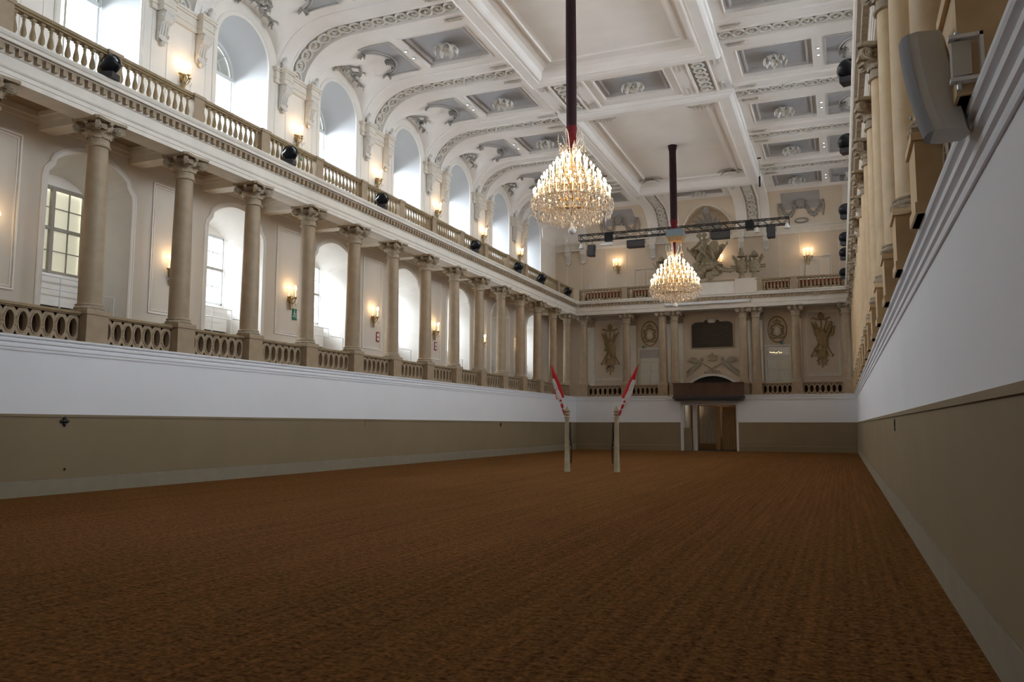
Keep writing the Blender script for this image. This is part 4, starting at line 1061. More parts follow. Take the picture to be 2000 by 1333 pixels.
for x in (CX0+.04, CX1-.08):
    m = M(); m.box((x, y0+.06, 3.55), (x+.04, y1, 4.36)); m.build('side_panel', WOODD, t)
m = M(); m.box((CX0, y0-.02, 4.36), (CX1, y0+.1, 4.41)); m.box((CX0, y0, 4.36), (CX0+.1, y1, 4.41)); m.box((CX1-.1, y0, 4.36), (CX1, y1, 4.41)); m.build('hand_rail', WOODD, t)
for i, x in enumerate((CX0+.75, CX0+1.0, CX0+1.6, CX1-.45)):
    q = thing('canopy_downlight', 'small bright lamp under the entrance canopy, %s from the flags' % ORD[i], 'downlight', (x, y0+.35+.1*i, 3.255), 0, 'lamps under the canopy'); 
    link('bezel', DLR, q); link('bulb', DLB, q)
point('canopy_lamp', (CX0+1.2, D+1.0, 2.9), 5, (1, .85, .65), .1)
point('vestibule_lamp', (DX0+2.2, D+2.6, 2.6), 7, (1, .7, .42), .2)
t = thing('roller_screen_case', 'long white roller screen housing fixed across the end wall frieze', 'screen housing', (0, 0, 0))
m = M(); m.box((-10.65, D-.32, 9.66), (-5.2, D-.1, 9.82)); m.build('housing', LEDW, t); m = M(); m.box((-10.72, D-.34, 9.65), (-10.65, D-.08, 9.83)); m.box((-5.2, D-.34, 9.65), (-5.13, D-.08, 9.83)); m.build('end_cap', STEEL, t)
# --- end wall, upper level
def garland(cx, label, s=1):
    t = thing('stucco_garland', label, 'relief', (cx, 0, 0))
    F = lambda u, z: Vector((u, cove_y(z)-.06, z))
    m = M()
    for k in (-1, 1):
        pts = [F(k*(.25+1.05*i/8), 16.35-.75*sin(pi*i/8)) for i in range(9)]
        m.tube(pts, [.05, .08, .11, .13, .14, .13, .11, .08, .05], 6)
        for p in pts:
            for q in range(3): m.leaf(p, (0, -1, -.2), (random.uniform(-1, 1), 0, random.uniform(-1, 1)), .22, .12, .5, 3)
        m.tube([F(k*1.35, 16.35), F(k*1.42, 16.0), F(k*1.36, 15.5)], [.12, .08, .04], 5)
    m.build('swags', ORND, t)
    m = M(); m.ball(F(0, 16.3)+Vector((0, -.15, 0)), (.3, .2, .42), 10, 7)
    for k in range(9): m.leaf(F(0, 16.3)+Vector((0, -.12, 0)), (0, -1, 0), (cos(k*.7), 0, sin(k*.7)), .55, .18, .4, 4)
    m.build('mask', ORND, t)
    m = M(); m.tube([F(.42*cos(a), 15.3+.14*sin(a)) for a in lin(0, 2*pi, 14)], .06, 5); m.build('oval_vent', ORND, t)
def cove_y(z):
    if z <= 14.9: return EY
    q = ((1-((z-14.9)/B0)**2))**.5 if z < ZC else 0
    q = max(0, 1-((min(z, ZC)-14.9)/B0)**2)**(1/2.2)
    return EYF+A0*q
garland(C-6.15, 'grey stucco garland and mask relief on the cove beside the large chandelier'); garland(C+6.15, 'grey stucco garland and mask relief on the cove over the upper double door')
for cx in (C-6.15, C+6.15):
    rows = [[(cx+u, cove_y(z)-.015, z) for u in lin(-1.2, 1.2, 2)] for z in lin(16.0, 16.76, 5)]
    m = M(); m.loft(rows, False); m.build('cove_field', GREY, CEIL)
t = thing('trophy_lunette', 'grey stucco fan of banners and drums inside the small central arch', 'relief', (0, 0, 0))
ye = EY-1.45
m = M()
for a in lin(.25, pi-.25, 7): m.tube([(C+.1*cos(a), EY-.3, 15.2), (C+1.25*cos(a), EY-.5, 15.15+1.2*sin(a))], [.03, .05], 5); banner(m, (C+1.2*cos(a), EY-.5, 15.15+1.15*sin(a)), (C+.2*cos(a), EY-.35, 15.2), .25, 1)
m.build('banner_fan', ORND, t)
m = M(); m.ball((C, EY-.4, 15.45), (.35, .15, .35), 10, 6); m.torus((C, EY-.5, 15.45), .3, .05, 14, 5, 'y'); m.lathe([(.1, 0), (.2, .1), (.25, .4), (.15, .5)], 10, (C, EY-.75, 16.2)); m.build('drum_and_mask', ORND, t)
m = M(); m.tube([(C+1.72*cos(a), ye if False else EY-.25-1.2*sin(a)**3, 14.95+1.72*sin(a)) for a in lin(0, pi, 20)], .06, 6); m.build('arch_moulding', PLAST2, t)
def flush_door(x, z, label, w=1.5):
    t = thing('upper_door', label, 'door', (x, EY-.01, ZU))
    for s in (-1, 1):
        m = M(); a, b = sorted((0.01*s, s*w/2)); m.box((a, -.03, 0), (b, 0, z-ZU)); lf = m.build('door_leaf', ENDP, t)
        m = M(); fr_rect(m, a+.08, b-.08, .2, z-ZU-.15, .03, .015, -.03); m.build('leaf_moulding', PLAST2, lf)
    m = M(); fr_rect(m, -w/2-.06, w/2+.06, -.05, z-ZU+.06, .05, .05, 0); m.build('door_frame', PLAST2, t)
    m = M(); m.box((-.65, -.12, z-ZU+.02), (-.3, -.04, z-ZU+.08)); m.box((.3, -.12, z-ZU+.02), (.65, -.04, z-ZU+.08)); m.build('door_closer', STEEL, t)
flush_door(-.98, 12.75, 'flush double door under the wall light beside the stage lamps'); flush_door(-12.5, 12.7, 'flush double door partly behind the smaller chandelier')
q = M(); q.box((-.1, -.03, -.12), (.1, 0, .12)); q.build('switch_panel', STEEL, loc=(-16.6, EY, 11.7), label='small grey square wall panel near the corner above the end balustrade', cat='wall fitting')
for xa, xb in ((-18.4, -17.3), (-15.4, -13.9), (-3.4, -2.1), (.3, 1.4)):
    m = M(); m.box((xa-.015, EY-.02, 10.3), (xa+.015, EY, 14.4)); m.box((xb-.015, EY-.02, 10.3), (xb+.015, EY, 14.4)); m.build('wall_stile', PLAST, EWU)
# ================================================================== SCONCES
def sconce_parts(t):
    m = M(); m.lathe([(.03, -.62), (.05, -.5), (.03, -.4), (.08, -.3), (.06, -.2)], 8, (.08, 0, 0)); m.ball((.03, 0, -.3), (.03, .07, .12), 8, 5)
    for y, x in ((-.16, .12), (0, .24), (.16, .12)):
        m.tube([(.06, 0, -.34), (x*.6, y*.6, -.44), (x, y, -.34), (x, y, -.27)], .014, 5); m.lathe([(.02, -.28), (.05, -.25), (.05, -.24)], 8, (x, y, 0))
    m.build('bracket', GOLDM, t)
    for y, x in ((-.16, .12), (0, .24), (.16, .12)):
        m = M(); m.lathe([(.016, -.25), (.016, .0)], 6, (x, y, 0)); c = m.build('candle', CANDLE, t)
        m = M(); m.lathe([(.012, 0), (.034, .03), (.03, .07), (.004, .12)], 7, (x, y, 0)); m.build('bulb', FLAME, c)
    m = M()
    for k in range(12): a = k*.9; m.ball((.14+.1*cos(a), .2*sin(a), -.42-.02*(k % 4)), (.012, .012, .035), 4, 3)
    m.build('crystal_drops', CRYS, t)
sc0 = thing('wall_sconce', 'x', 'wall light'); sconce_parts(sc0); SK = [(c, [g for g in COL.objects if g.parent is c]) for c in COL.objects if c.parent is sc0]
first = True
def sconce(loc, rz, label, group, power=16, s=1.25):
    global first
    if first: first = False; r = sc0; r.location = loc; r.rotation_euler = (0, 0, rz); r['label'] = label; r['group'] = group
    else: r = clone(sc0, SK, loc, rz, label, group)
    r.scale = (s, s, s)
    dv = Vector((cos(rz), sin(rz), 0))*.3*s
    point('sconce_glow', (loc[0]+dv.x, loc[1]+dv.y, loc[2]+.12), power)
PL = [WIN[0]+BAY]+[p for p in PIER[1:] if p < 50]
for i, y in enumerate(PL):
    sconce((C-BW+.02, y, 6.75), 0, 'lit wall sconce low between window niches, %s from the camera' % ORD[i], 'lower gallery sconces', 8)
    if i: sconce((C-BW+.02, y+.1, 13.1), 0, 'lit wall sconce between upper consoles, %s from the camera' % ORD[i-1], 'upper gallery sconces', 8)
for i, y in enumerate(PL):
    sconce((C+BW-.02, y, 6.75), pi, 'lit wall sconce deep behind the honey columns, %s from the camera' % ORD[i], 'speaker side gallery sconces', 9)
sconce((-14.56, EY-.02, 13.45), -pi/2, 'lit wall sconce on the end wall below the hanging truss end', 'end wall sconces', 13, 1.5)
sconce((-1.6, EY-.02, 13.2), -pi/2, 'lit wall sconce above the upper double door', 'end wall sconces', 13, 1.5)
sconce((-7.45, EY-.02, 13.2), -pi/2, 'lit wall sconce glowing behind the reclining statue', 'end wall sconces', 13, 1.5)
exit_sign(C-BW+.03, 25.3, 5.85, pi/2, 'small green exit sign below a sconce behind the fourth column', .24, .42)
exit_sign(C-BW+.03, 25.35, 12.15, pi/2, 'small green exit sign under the second upper sconce', .24, .36)
exit_sign(C-BW+.03, 43.0, 5.75, pi/2, 'tiny dark exit sign low on the wall of the far window gallery', .24, .4)
def notice(y, z, label):
    t = thing('fire_notice', label, 'sign', (C-BW+.02, y, z), pi/2, 'red fire notices')
    m = M(); m.box((-.12, -.02, -.22), (.12, .01, .22)); m.build('plate', REDS, t)
    m = M(); m.box((-.08, -.025, .02), (.08, -.02, .16)); m.box((-.08, -.025, -.16), (.08, -.02, -.03)); m.build('white_symbols', WFLAG, t)
notice(37.0, 5.7, 'red fire notice below the sconce behind the seventh column'); notice(31.35, 5.6, 'small red notice under the third lower sconce')
t = thing('fire_extinguisher', 'red fire extinguisher standing on the ledge end in the corner gallery', 'fire extinguisher', (-18.6, 54.6, ZG)); 
m = M(); m.lathe([(.0, 0), (.09, .0), (.1, .03), (.1, .5), (.06, .6), (.03, .64)], 12); m.build('cylinder', REDS, t); m = M(); m.tube([(0, 0, .64), (0, 0, .72), (.1, 0, .74)], .02, 5); m.tube([(0, .02, .68), (.14, .02, .6), (.13, .02, .3)], .012, 5); m.build('valve_and_hose', BLACK, t)
# ================================================================== NICHE RAILS AND RADIATOR CASES
for j, cy in enumerate(WIN[1:], 1):
    t = thing('niche_rail', 'white tubular handrail in the %s window niche of the lower gallery' % ORD[j-1], 'handrail', (C-BW-.75, cy, ZG), 0, 'niche handrails')
    m = M()
    for z in (1.75, 2.1): m.tube([(0, -1.2, z), (0, .75, z)], .018, 6)
    m.build('rails', WMETAL, t)
    for y in (-1.2, -.2, .75):
        m = M(); m.tube([(0, y, 0), (0, y, 2.1)], .02, 6); m.build('post', WMETAL, t)
    m = M(); m.tube([(.45, .3, 1.72), (.45, 1.2, 1.72), (.45, 1.2, 0)], .018, 6); m.build('return_rail', WMETAL, t)
    t = thing('radiator_case', 'white radiator casing with a dark slot below the %s lower window' % ORD[j-1], 'radiator', (C-WP+.02, cy, ZG), 0, 'radiator casings')
    m = M(); m.box((0, -1.05, 1.35), (.35, .95, 2.2)); m.box((0, -1.05, .2), (.3, .95, 1.1)); m.build('casing', PLAST, t)
    m = M(); m.box((0, -1.03, 1.1), (.3, .93, 1.35)); m.build('air_slot', DARK, t)
# ================================================================== STAGE LAMPS ON THE CORNICE
def stage_lamp(loc, rz, label, group):
    t = thing('stage_lamp', label, 'spotlight', loc, rz, group); t.scale = (1.2, 1.2, 1.2)
    m = M(); m.box((-.14, -.14, 0), (.14, .14, .12)); m.build('base', CHAR, t)
    m = M(); m.torus((0, 0, .32), .2, .035, 16, 6, 'y'); m.build('yoke', BLACK, t)
    m = M(); R = Matrix.Rotation(.9, 3, 'Y')
    rings = []
    for r_, z in ((.05, -.2), (.13, -.18), (.15, -.05), (.17, .0), (.17, .12), (.15, .16), (.12, .16)):
        rings.append([R @ Vector((r_*cos(2*pi*k/14), r_*sin(2*pi*k/14), z))+Vector((0, 0, .32)) for k in range(14)])
    m.loft(rings, True, True, True); m.build('lamp_head', BLACK, t)
    m = M(); c = R @ Vector((0, 0, .165))+Vector((0, 0, .32)); m.ball(c, (.1, .1, .03), 10, 5, R); m.build('lens', STEEL, t)
    return t
for i, y in enumerate((14.3, 21.5, 27.4, 36.4, 42.3, 46.2, 51.4)):
    stage_lamp((C-HW+.31, y, 10.30), .3, 'black moving head stage lamp on the window side cornice, %s from the camera' % ORD[i], 'stage lamps on the window side cornice')
for i, y in enumerate((21.5, 27.2, 36.0, 41.4, 45.1, 51.0)):
    stage_lamp((C+HW-.42, y, 10.30), pi-.3, 'black moving head stage lamp on the speaker side cornice, %s from the camera' % ORD[i], 'stage lamps on the speaker side cornice')
# ================================================================== TRUSS WITH LOUDSPEAKERS
TY = 46.5; xa, xb = -14.42, -2.25; za, zb = 12.85, 12.82
t = thing('lighting_truss', 'long black lattice truss hung across the hall before the end wall', 'truss', (0, TY, 0))
dz = .36
for s in (-1, 1):
    for z in (0, dz):
        m = M(); m.tube([(xa, s*.17, za+z), (xb, s*.17, zb+z)], .028, 6); m.build('chord', BLACK, t)
m = M(); n = 34
for i in range(n):
    x0 = xa+(xb-xa)*i/n; x1 = xa+(xb-xa)*(i+1)/n; z0 = za+(zb-za)*i/n
    for s in (-1, 1): m.tube([(x0, s*.17, z0+(0 if i % 2 else dz)), (x1, s*.17, z0+(dz if i % 2 else 0))], .014, 4)
    m.tube([(x0, -.17 if i % 2 else .17, z0+dz), (x1, .17 if i % 2 else -.17, z0+dz)], .012, 4)
    m.tube([(x0, -.17 if i % 2 else .17, z0), (x1, .17 if i % 2 else -.17, z0)], .012, 4)
for x in (xa, xb):
    for s in (-1, 1): m.tube([(x, s*.17, za), (x, s*.17, za+dz)], .02, 5)
m.build('lattice', BLACK, t, kind='stuff')
for i, x in enumerate((-12.75, -3.75)):
    q = thing('chain_hoist', 'black chain hoist holding the truss %s' % ('near the large chandelier', 'over the paired trophies')[i], 'hoist', (x, TY, 0), 0, 'truss hoists')
    m = M(); m.tube([(0, 0, 13.2), (0, 0, ZC-.005)], .012, 4); m.build('chain', STEEL, q); m = M(); m.tube([(0, 0, 15.1), (0, 0, 15.7)], .05, 6) ; m.box((-.1, -.05, ZC-.06), (.1, .05, ZC-.005)); m.build('chain_bag', BLACK, q)
def hung_speaker(x, z, w, h, d, tilt, label, grp=None):
    q = thing('hanging_loudspeaker', label, 'loudspeaker', (x, TY-.17, z)); q.rotation_euler = (0, tilt, 0)
    m = M(); pr = [(-w/2, -d/2), (w/2, -d/2), (w/2*.86, d/2), (-w/2*.86, d/2)]; m.prism(pr, lambda a, b: (a, b, -h/2), lambda a, b: (a, b, h/2)); m.build('cabinet', BLACK, q)
    m = M(); m.box((-w/2+.03, -d/2-.015, -h/2+.03), (w/2-.03, -d/2, h/2-.03)); m.build('grille', CHAR, q)
    m = M(); m.tube([(-w/2-.02, 0, 0), (-w/2-.02, 0, h/2+.06), (w/2+.02, 0, h/2+.06), (w/2+.02, 0, 0)], .015, 5); m.tube([(0, 0, h/2+.06), (0, 0, 12.88-z)], .015, 5); m.build('bracket', BLACK, q)
hung_speaker(-13.6, 12.15, .45, .66, .4, .06, 'upright black loudspeaker hanging from the truss end near the large chandelier')
hung_speaker(-10.85, 12.35, 1.08, .42, .4, .0, 'long black loudspeaker under the truss beside the smaller chandelier')
hung_speaker(-5.95, 12.45, 1.08, .42, .4, .0, 'long black loudspeaker under the truss above the statue')
hung_speaker(-3.2, 12.42, .45, .7, .4, .0, 'upright black loudspeaker hanging from the truss end near the stage lamps')
for i, x in enumerate((-12.55, -4.35)):
    q = M(); q.box((-.2, -.22, -.1), (.2, .22, .42)); q.box((-.24, -.1, .0), (.24, .1, .3)); q.build('truss_motor', BLACK, loc=(x, TY-.1, 12.75), label='black motor box clamped on the truss %s' % ('near the large chandelier', 'over the paired trophies')[i], cat='hoist motor')
for i, (x, z) in enumerate(((-14.25, 12.35), (-3.95, 12.45), (-2.35, 12.55))):
    q = thing('work_lamp', 'small white work lamp hanging below the truss, %s counted from the large chandelier' % ORD[i], 'lamp', (x, TY-.17, z), 0, 'white work lamps')
    m = M(); m.lathe([(.07, .28), (.09, .25), (.1, .12), (.16, 0), (.14, 0)], 10); m.build('shade', LEDW, q); m = M(); m.tube([(0, 0, .28), (0, 0, 12.88-z)], .01, 4); m.build('cord', BLACK, q)
q = M(); q.box((-.35, -.1, -.09), (.35, .1, .09)); q.build('flood_lamp', LEDW, loc=(-12.7, TY, 12.55), label='white bar shaped flood lamp beside the upright hanging loudspeaker', cat='lamp')
# ================================================================== CHANDELIERS
def drop(m, c, w, h, n=5):
    x, y, z = c; ring = [(x+w*cos(2*pi*k/n), y+w*sin(2*pi*k/n), z-h*.62) for k in range(n)]
    m.add([(x, y, z)]+ring+[(x, y, z-h)], [(0, 1+k, 1+(k+1) % n) for k in range(n)]+[(n+1, 1+(k+1) % n, 1+k) for k in range(n)])
TIERS = [(.30, 2.5, 8), (.52, 2.28, 12), (.74, 2.03, 16), (.94, 1.78, 20), (1.12, 1.52, 24), (1.28, 1.22, 30)]
cm = M(); cm.lathe([(.016, -.3), (.016, 0)], 5); _o = cm.build('c', CANDLE); CAN = _o.data; bpy.data.objects.remove(_o)
cm = M(); cm.lathe([(.012, 0), (.038, .03), (.036, .07), (.004, .12)], 7); _o = cm.build('c', FLAME); BUL = _o.data; bpy.data.objects.remove(_o)
def chandelier(loc, label, zrope0, zrope1, rr_, splay):
    t = thing('chandelier', label, 'chandelier', loc, .2, 'crystal chandeliers')
    rd = random.Random(3)
    m = M(); m.lathe([(.03, .35), (.09, .5), (.05, .7), (.12, .9), (.06, 1.1), (.1, 1.5), (.05, 1.9), (.08, 2.2), (.03, 2.75)], 10)
    for R, z, n in TIERS:
        m.torus((0, 0, z-.32), R*.93, .02, 30, 4)
        for k in range(n):
            a = 2*pi*k/n+R; 
            m.tube([(0, 0, z-.5), (R*.5*cos(a), R*.5*sin(a), z-.62), (R*.95*cos(a), R*.95*sin(a), z-.5), (R*cos(a), R*sin(a), z-.3)], .011, 4)
    m.build('gilt_frame', GOLDM, t)
    for R, z, n in TIERS:
        for k in range(n):
            a = 2*pi*k/n+R; jz = rd.uniform(-.035, .035)
            c = link('candle', CAN, t, (R*cos(a), R*sin(a), z+jz)); link('bulb', BUL, c)
    m = M()
    for R, z, n in TIERS:      # bobeche drops and swags under each tier
        for k in range(n*3):
            a = 2*pi*k/(n*3)+R; q = R*rd.uniform(.9, 1.06); drop(m, (q*cos(a), q*sin(a), z-.3+rd.uniform(-.03, .03)), .022, rd.uniform(.1, .17))
        for k in range(n*2):
            a = 2*pi*k/(n*2)+R; q = R*rd.uniform(.3, .85); drop(m, (q*cos(a), q*sin(a), z-.35+rd.uniform(-.1, .1)), .022, rd.uniform(.1, .18))
    for i in range(len(TIERS)-1):   # chains running down between tiers
        R0, z0_, _ = TIERS[i]; R1, z1_, n1 = TIERS[i+1]
        for k in range(n1):
            a = 2*pi*(k+.5)/n1
            for t_ in lin(0, 1, 8):
                q = R0+(R1-R0)*t_; z = z0_-.25+(z1_-.25-z0_+.25)*t_-.12*sin(pi*t_); drop(m, (q*cos(a), q*sin(a), z), .016, .05, 4)
    m.build('upper_crystals', CRYS, t, kind='stuff')
    m = M()
    for R, z, n, h in ((1.36, .92, 46, .2), (1.38, .76, 46, .2), (1.32, .62, 44, .22), (1.2, .5, 40, .24), (1.02, .40, 34, .26), (.82, .34, 28, .28), (.6, .27, 20, .26), (.38, .22, 12, .26), (1.1, .8, 34, .2), (.85, .75, 26, .2), (.6, .7, 20, .2), (.9, .6, 26, .2), (.5, .5, 14, .2)):
        for k in range(n):
            a = 2*pi*k/n+z*5; q = R*rd.uniform(.95, 1.03); drop(m, (q*cos(a), q*sin(a), z+.13*(1.4-R)+rd.uniform(-.06, .06)), .034, h*rd.uniform(.75, 1.1))
    for k in range(24):
        a = 2*pi*k/24
        for t_ in lin(0, 1, 14): 
            q = 1.36*(1-t_)+.25*t_; z = .95-.62*sin(t_*pi/2); drop(m, (q*cos(a), q*sin(a), z), .02, .07, 4)
    for R, z in ((1.37, .95), (1.34, .84), (1.25, .6), (.95, .45)):
        for k in range(90): a = 2*pi*k/90; drop(m, (R*cos(a), R*sin(a), z-.05*abs(sin(a*9))), .018, .055, 4)
    m.build('basket_crystals', CRYS, t, kind='stuff')
    m = M(); m.lathe([(.0, -.3+.3), (.06, .01), (.115, .07), (.12, .12), (.07, .2), (.03, .26), (.02, .36)], 14); m.build('bottom_drop', LEDW, t, loc=(0, 0, -.22), scale=(1.15, 1.15, 1.1))
    m = M()
    for k in range(10):
        a = 2*pi*k/10; o = Vector((cos(a), sin(a), 0)); s_ = .97+.15*(k % 2)
        m.tube([o*.1+Vector((0, 0, 2.5)), o*.3+Vector((0, 0, 2.85*s_)), o*.44+Vector((0, 0, 2.95*s_)), o*.46+Vector((0, 0, 2.75*s_))], .018, 4)
        for q in range(4): drop(m, o*(.46-.02*q)+Vector((0, 0, 2.75*s_-.1*q)), .028, .1)
        for q in range(6): drop(m, o*(.12+.06*q)+Vector((0, 0, 2.6+.06*q)), .022, .09)
    m.build('crown_plume', CRYS, t)
    h0, h1 = zrope0-loc[2], zrope1-loc[2]
    q = thing('chandelier_rope', 'dark velvet sheathed rope holding the %s chandelier' % ('nearer, larger looking' if splay else 'farther'), 'rope', (loc[0], loc[1], 0))
    m = M(); m.lathe([(rr_*.98, zrope0+.0), (rr_, zrope0+.5), (rr_*1.05, zrope0+2.5), (rr_, zrope1-.5), (rr_*1.05, zrope1-.3), (rr_*1.35, zrope1)], 14); m.build('velvet_sleeve', VELD, q)
    m = M(); m.lathe([(rr_*.5, zrope0-.45), (rr_*.85, zrope0-.35), (rr_*1.02, zrope0-.1), (rr_*1.12, zrope0+.05), (rr_*1.0, zrope0+.1)], 12, flute=.9)
    for s in (-1, .15, 1): m.tube([(s*rr_*.6, 0, zrope0-.3), (s*rr_*.5, .02, zrope0-.7), (s*.05, 0, zrope0-1.0), (s*.03, 0, loc[2]+2.7)], [.07, .05, .035, .03], 6)
    m.build('crimson_gathering', VELR, q)
    for z, p in ((1.7, 45), (2.4, 18), (.8, 60)): point('chandelier_glow', (loc[0], loc[1], loc[2]+z), p, (1, .66, .36), .35)
    return t
chandelier((C-.02, 25.3, 8.22), 'large crystal chandelier blazing with candle bulbs in mid hall', 11.65, ZC+.24, .175, True)
chandelier((C+.02, 43.4, 8.22), 'crystal chandelier farther down the hall below a small wooden case', 12.75, ZC+.24, .19, False)
t = thing('rope_case', 'blue grey and wooden case clamped round the rope of the farther chandelier', 'case', (C+.12, 43.3, 11.85))
m = M(); pl = [(-.46, .0), (-.46, .32), (-.36, .4), (.36, .4), (.46, .3), (.46, 0)]; m.prism(pl, lambda x, z: (x, -.35, z), lambda x, z: (x, .35, z)); m.build('top_shell', mat('blue_grey_shell', (.16, .20, .22), .4, .05, 3), t)
m = M(); pl = [(-.44, 0), (.44, 0), (.34, -.26), (-.34, -.26)]; m.prism(pl, lambda x, z: (x, -.33, z), lambda x, z: (x, .33, z)); m.build('bottom_shell', WOODM, t)
# ================================================================== PILLARS WITH FLAGS
def pillar(x, y, lean, label, flabel, straps):
    t = thing('training_post', label, 'post', (x, y, 0), 0, 'training posts')
    m = M(); m.lathe([(.105, 0), (.105, .12), (.095, .14), (.085, .9), (.078, 1.85), (.078, 1.9)], 14); m.build('shaft', POSTM, t)
    m = M(); m.lathe([(.08, 1.88), (.11, 1.9), (.11, 1.93), (.08, 1.95), (.08, 2.0), (.115, 2.02), (.115, 2.05), (.085, 2.07), (.085, 2.1), (.12, 2.12), (.11, 2.16), (.05, 2.24), (.005, 2.34)], 14); m.build('turned_cap', POSTM, t)
    m = M(); s = straps; m.tube([(s*.1, -.02, 1.72), (s*.13, -.02, 1.5), (s*.12, -.02, 1.2), (s*.17, -.02, .9), (s*.15, -.02, .3)], [.015, .025, .03, .02, .02], 5)
    for z in (1.72, 1.6, 1.38, .95): m.ball((s*.12, -.02, z), .03, 6, 4)
    m.build('black_straps', BLACK, t)
    f = thing('furled_flag', flabel, 'flag', (x, y, 2.13), 0, 'flags on the posts')
    L_ = 1.85; d = Vector((lean, 0, sqrt(1-lean*lean)))
    p0 = Vector(((.1 if lean > 0 else -.1), -.03, -.12)); m = M(); m.tube([p0, p0+d*L_], [.015, .012], 6); m.build('staff', WOODM, f)
    m = M(); m.ball(p0+d*(L_+.03), (.025, .025, .05), 6, 4); m.build('finial', GOLDM, f)
    side = Vector((d.z, 0, -d.x))*(1 if lean > 0 else 1)
    def cloth(t0, t1, w0, w1, o0, o1, mt, nm, fold):
        rows = []; n = 12
        for i in range(n+1):
            q = i/n; tt = t0+(t1-t0)*q; w = (w0+(w1-w0)*q)*(.45+1.1*sin(pi*min(max(tt/L_, .04), .96))); o = o0+(o1-o0)*q
            row = []
            for k in range(7):
                a = 2*pi*k/6; row.append(p0+d*tt+side*(o+w*cos(a))+Vector((0, -.02+.05*sin(a)+.015*sin(fold*q*6), 0)))
            rows.append(row)
        m = M(); m.loft(rows, False, False, True); m.build(nm, mt, f)
    s = 1 if lean > 0 else -1
    cloth(.6, 1.82, .11, .05, .02, .0, RED, 'red_stripe', 1)
    cloth(.15, 1.35, .10, .05, .06, .05*s, WFLAG, 'white_stripe', 2)
    cloth(-.02, .55, .06, .05, .02, .03, RED, 'lower_red_stripe', 3)
pillar(-9.05, 27.55, -.25, 'cream turned post nearer the window side carrying a leaning flag', 'furled red and white flag leaning towards the window side', 1)
pillar(-7.36, 28.0, .38, 'cream turned post nearer the entrance carrying a leaning flag', 'furled red and white flag leaning towards the entrance', -1)
# ================================================================== LOUDSPEAKER BESIDE THE LEDGE
t = thing('wall_loudspeaker', 'large grey curved column loudspeaker on a steel bracket above the white ledge', 'loudspeaker', (.66, 5.72, 3.82)); t.scale = (.8, .8, .92)
def spk_ring(z, half):  # plan outline per height, the front bows out
    q = z/.36; bow = .10*(1-q*q)
    return None
m = M(); g = M(); rows = []; rg = []
tl = Vector((-.11, -.02, 0))
n = 12
for i in range(n+1):
    q = -1+2*i/n; z = .36*q; cx = -.075*q+.0; b = .03*(1-q*q)
    fx = cx-.15-b
    rows.append([(fx+.02, -.16, z), (fx+.085, -.19, z), (cx+.10, -.16, z), (cx+.15, .0, z), (cx+.10, .17, z), (fx+.085, .19, z), (fx+.02, .16, z)])
    rg.append([(fx+.02, -.165, z), (fx-.02, -.12, z), (fx-.04, 0, z), (fx-.02, .12, z), (fx+.02, .165, z)])
m.loft(rows, True, True, False); m.build('cabinet', SPKG, t); g.loft(rg, False, False, True)
g.add([rg[0][k] for k in range(5)], [(4, 3, 2, 1, 0)]); g.add([rg[-1][k] for k in range(5)], [(0, 1, 2, 3, 4)]); g.build('curved_grille', SPKF, t)
m = M(); m.box((.09, -.34, -.05), (.17, -.14, .10)); m.box((.06, -.46, -.09), (.19, -.34, .14)); m.build('mount_block', SPKG, t)
m = M(); m.box((.04, -.50, .15), (.27, -.42, .175)); m.box((.245, -.50, -.14), (.27, -.42, .175)); m.box((.04, -.50, -.14), (.27, -.42, -.115)); m.build('bracket', LEDW, t)
m = M(); m.tube([(.1, -.46, .15), (.1, -.46, .2)], .02, 6); m.tube([(.1, -.46, -.19), (.1, -.46, -.14)], .02, 6); m.build('bolt', STEEL, t)
m = M(); m.ball((-.205, -.06, -.22), (.01, .018, .018), 6, 4); m.build('badge', STEEL, t)
# ================================================================== SCULPTURES ON THE END BALUSTRADE
def st(px, py, y=0.): # position on the plane of the end balustrade
    return Vector((-8.23+(px-1370)*.0336, y, 14.4-(py-460)*.0337))
t = thing('stone_block', 'cream stone block carrying the reclining statue and trophies', 'plinth', (0, 0, 0))
m = M(); m.box((-9.6, D-.05, 10.3), (-4.75, D+.55, 11.12)); m.build('block', PLAST2, t); m = M(); m.box((-9.65, D-.1, 11.12), (-4.7, D+.6, 11.22)); m.build('cap', STONE, t); m = M(); m.box((-6.1, D-.12, 10.3), (-4.72, D+.58, 11.24)); m.build('end_block', PANELW, t)
SY = D+.2
S = thing('statue_group', 'stone figure with raised arm seated among banners on the end balustrade', 'statue', (0, SY, 0))
def skin(name, joints, edges, mt, parent, sub=2):
    me = bpy.data.meshes.new(name); me.from_pydata([j[0] for j in joints], edges, []); o = link(name, me, parent)
    md = o.modifiers.new('s', 'SKIN'); sk = me.skin_vertices[0].data if me.skin_vertices else None
    if sk is None:
        bpy.context.view_layer.objects.active = o; 
    for i, j in enumerate(joints):
        r = j[1]; r = (r, r) if not isinstance(r, tuple) else r; me.skin_vertices[0].data[i].radius = r
    me.skin_vertices[0].data[0].use_root = True
    s = o.modifiers.new('d', 'SUBSURF'); s.levels = sub; s.render_levels = sub; me.materials.append(mt)
    md.use_smooth_shade = True; return o
def stj(px, py, y): p = st(px, py); return (p.x, y, p.z)
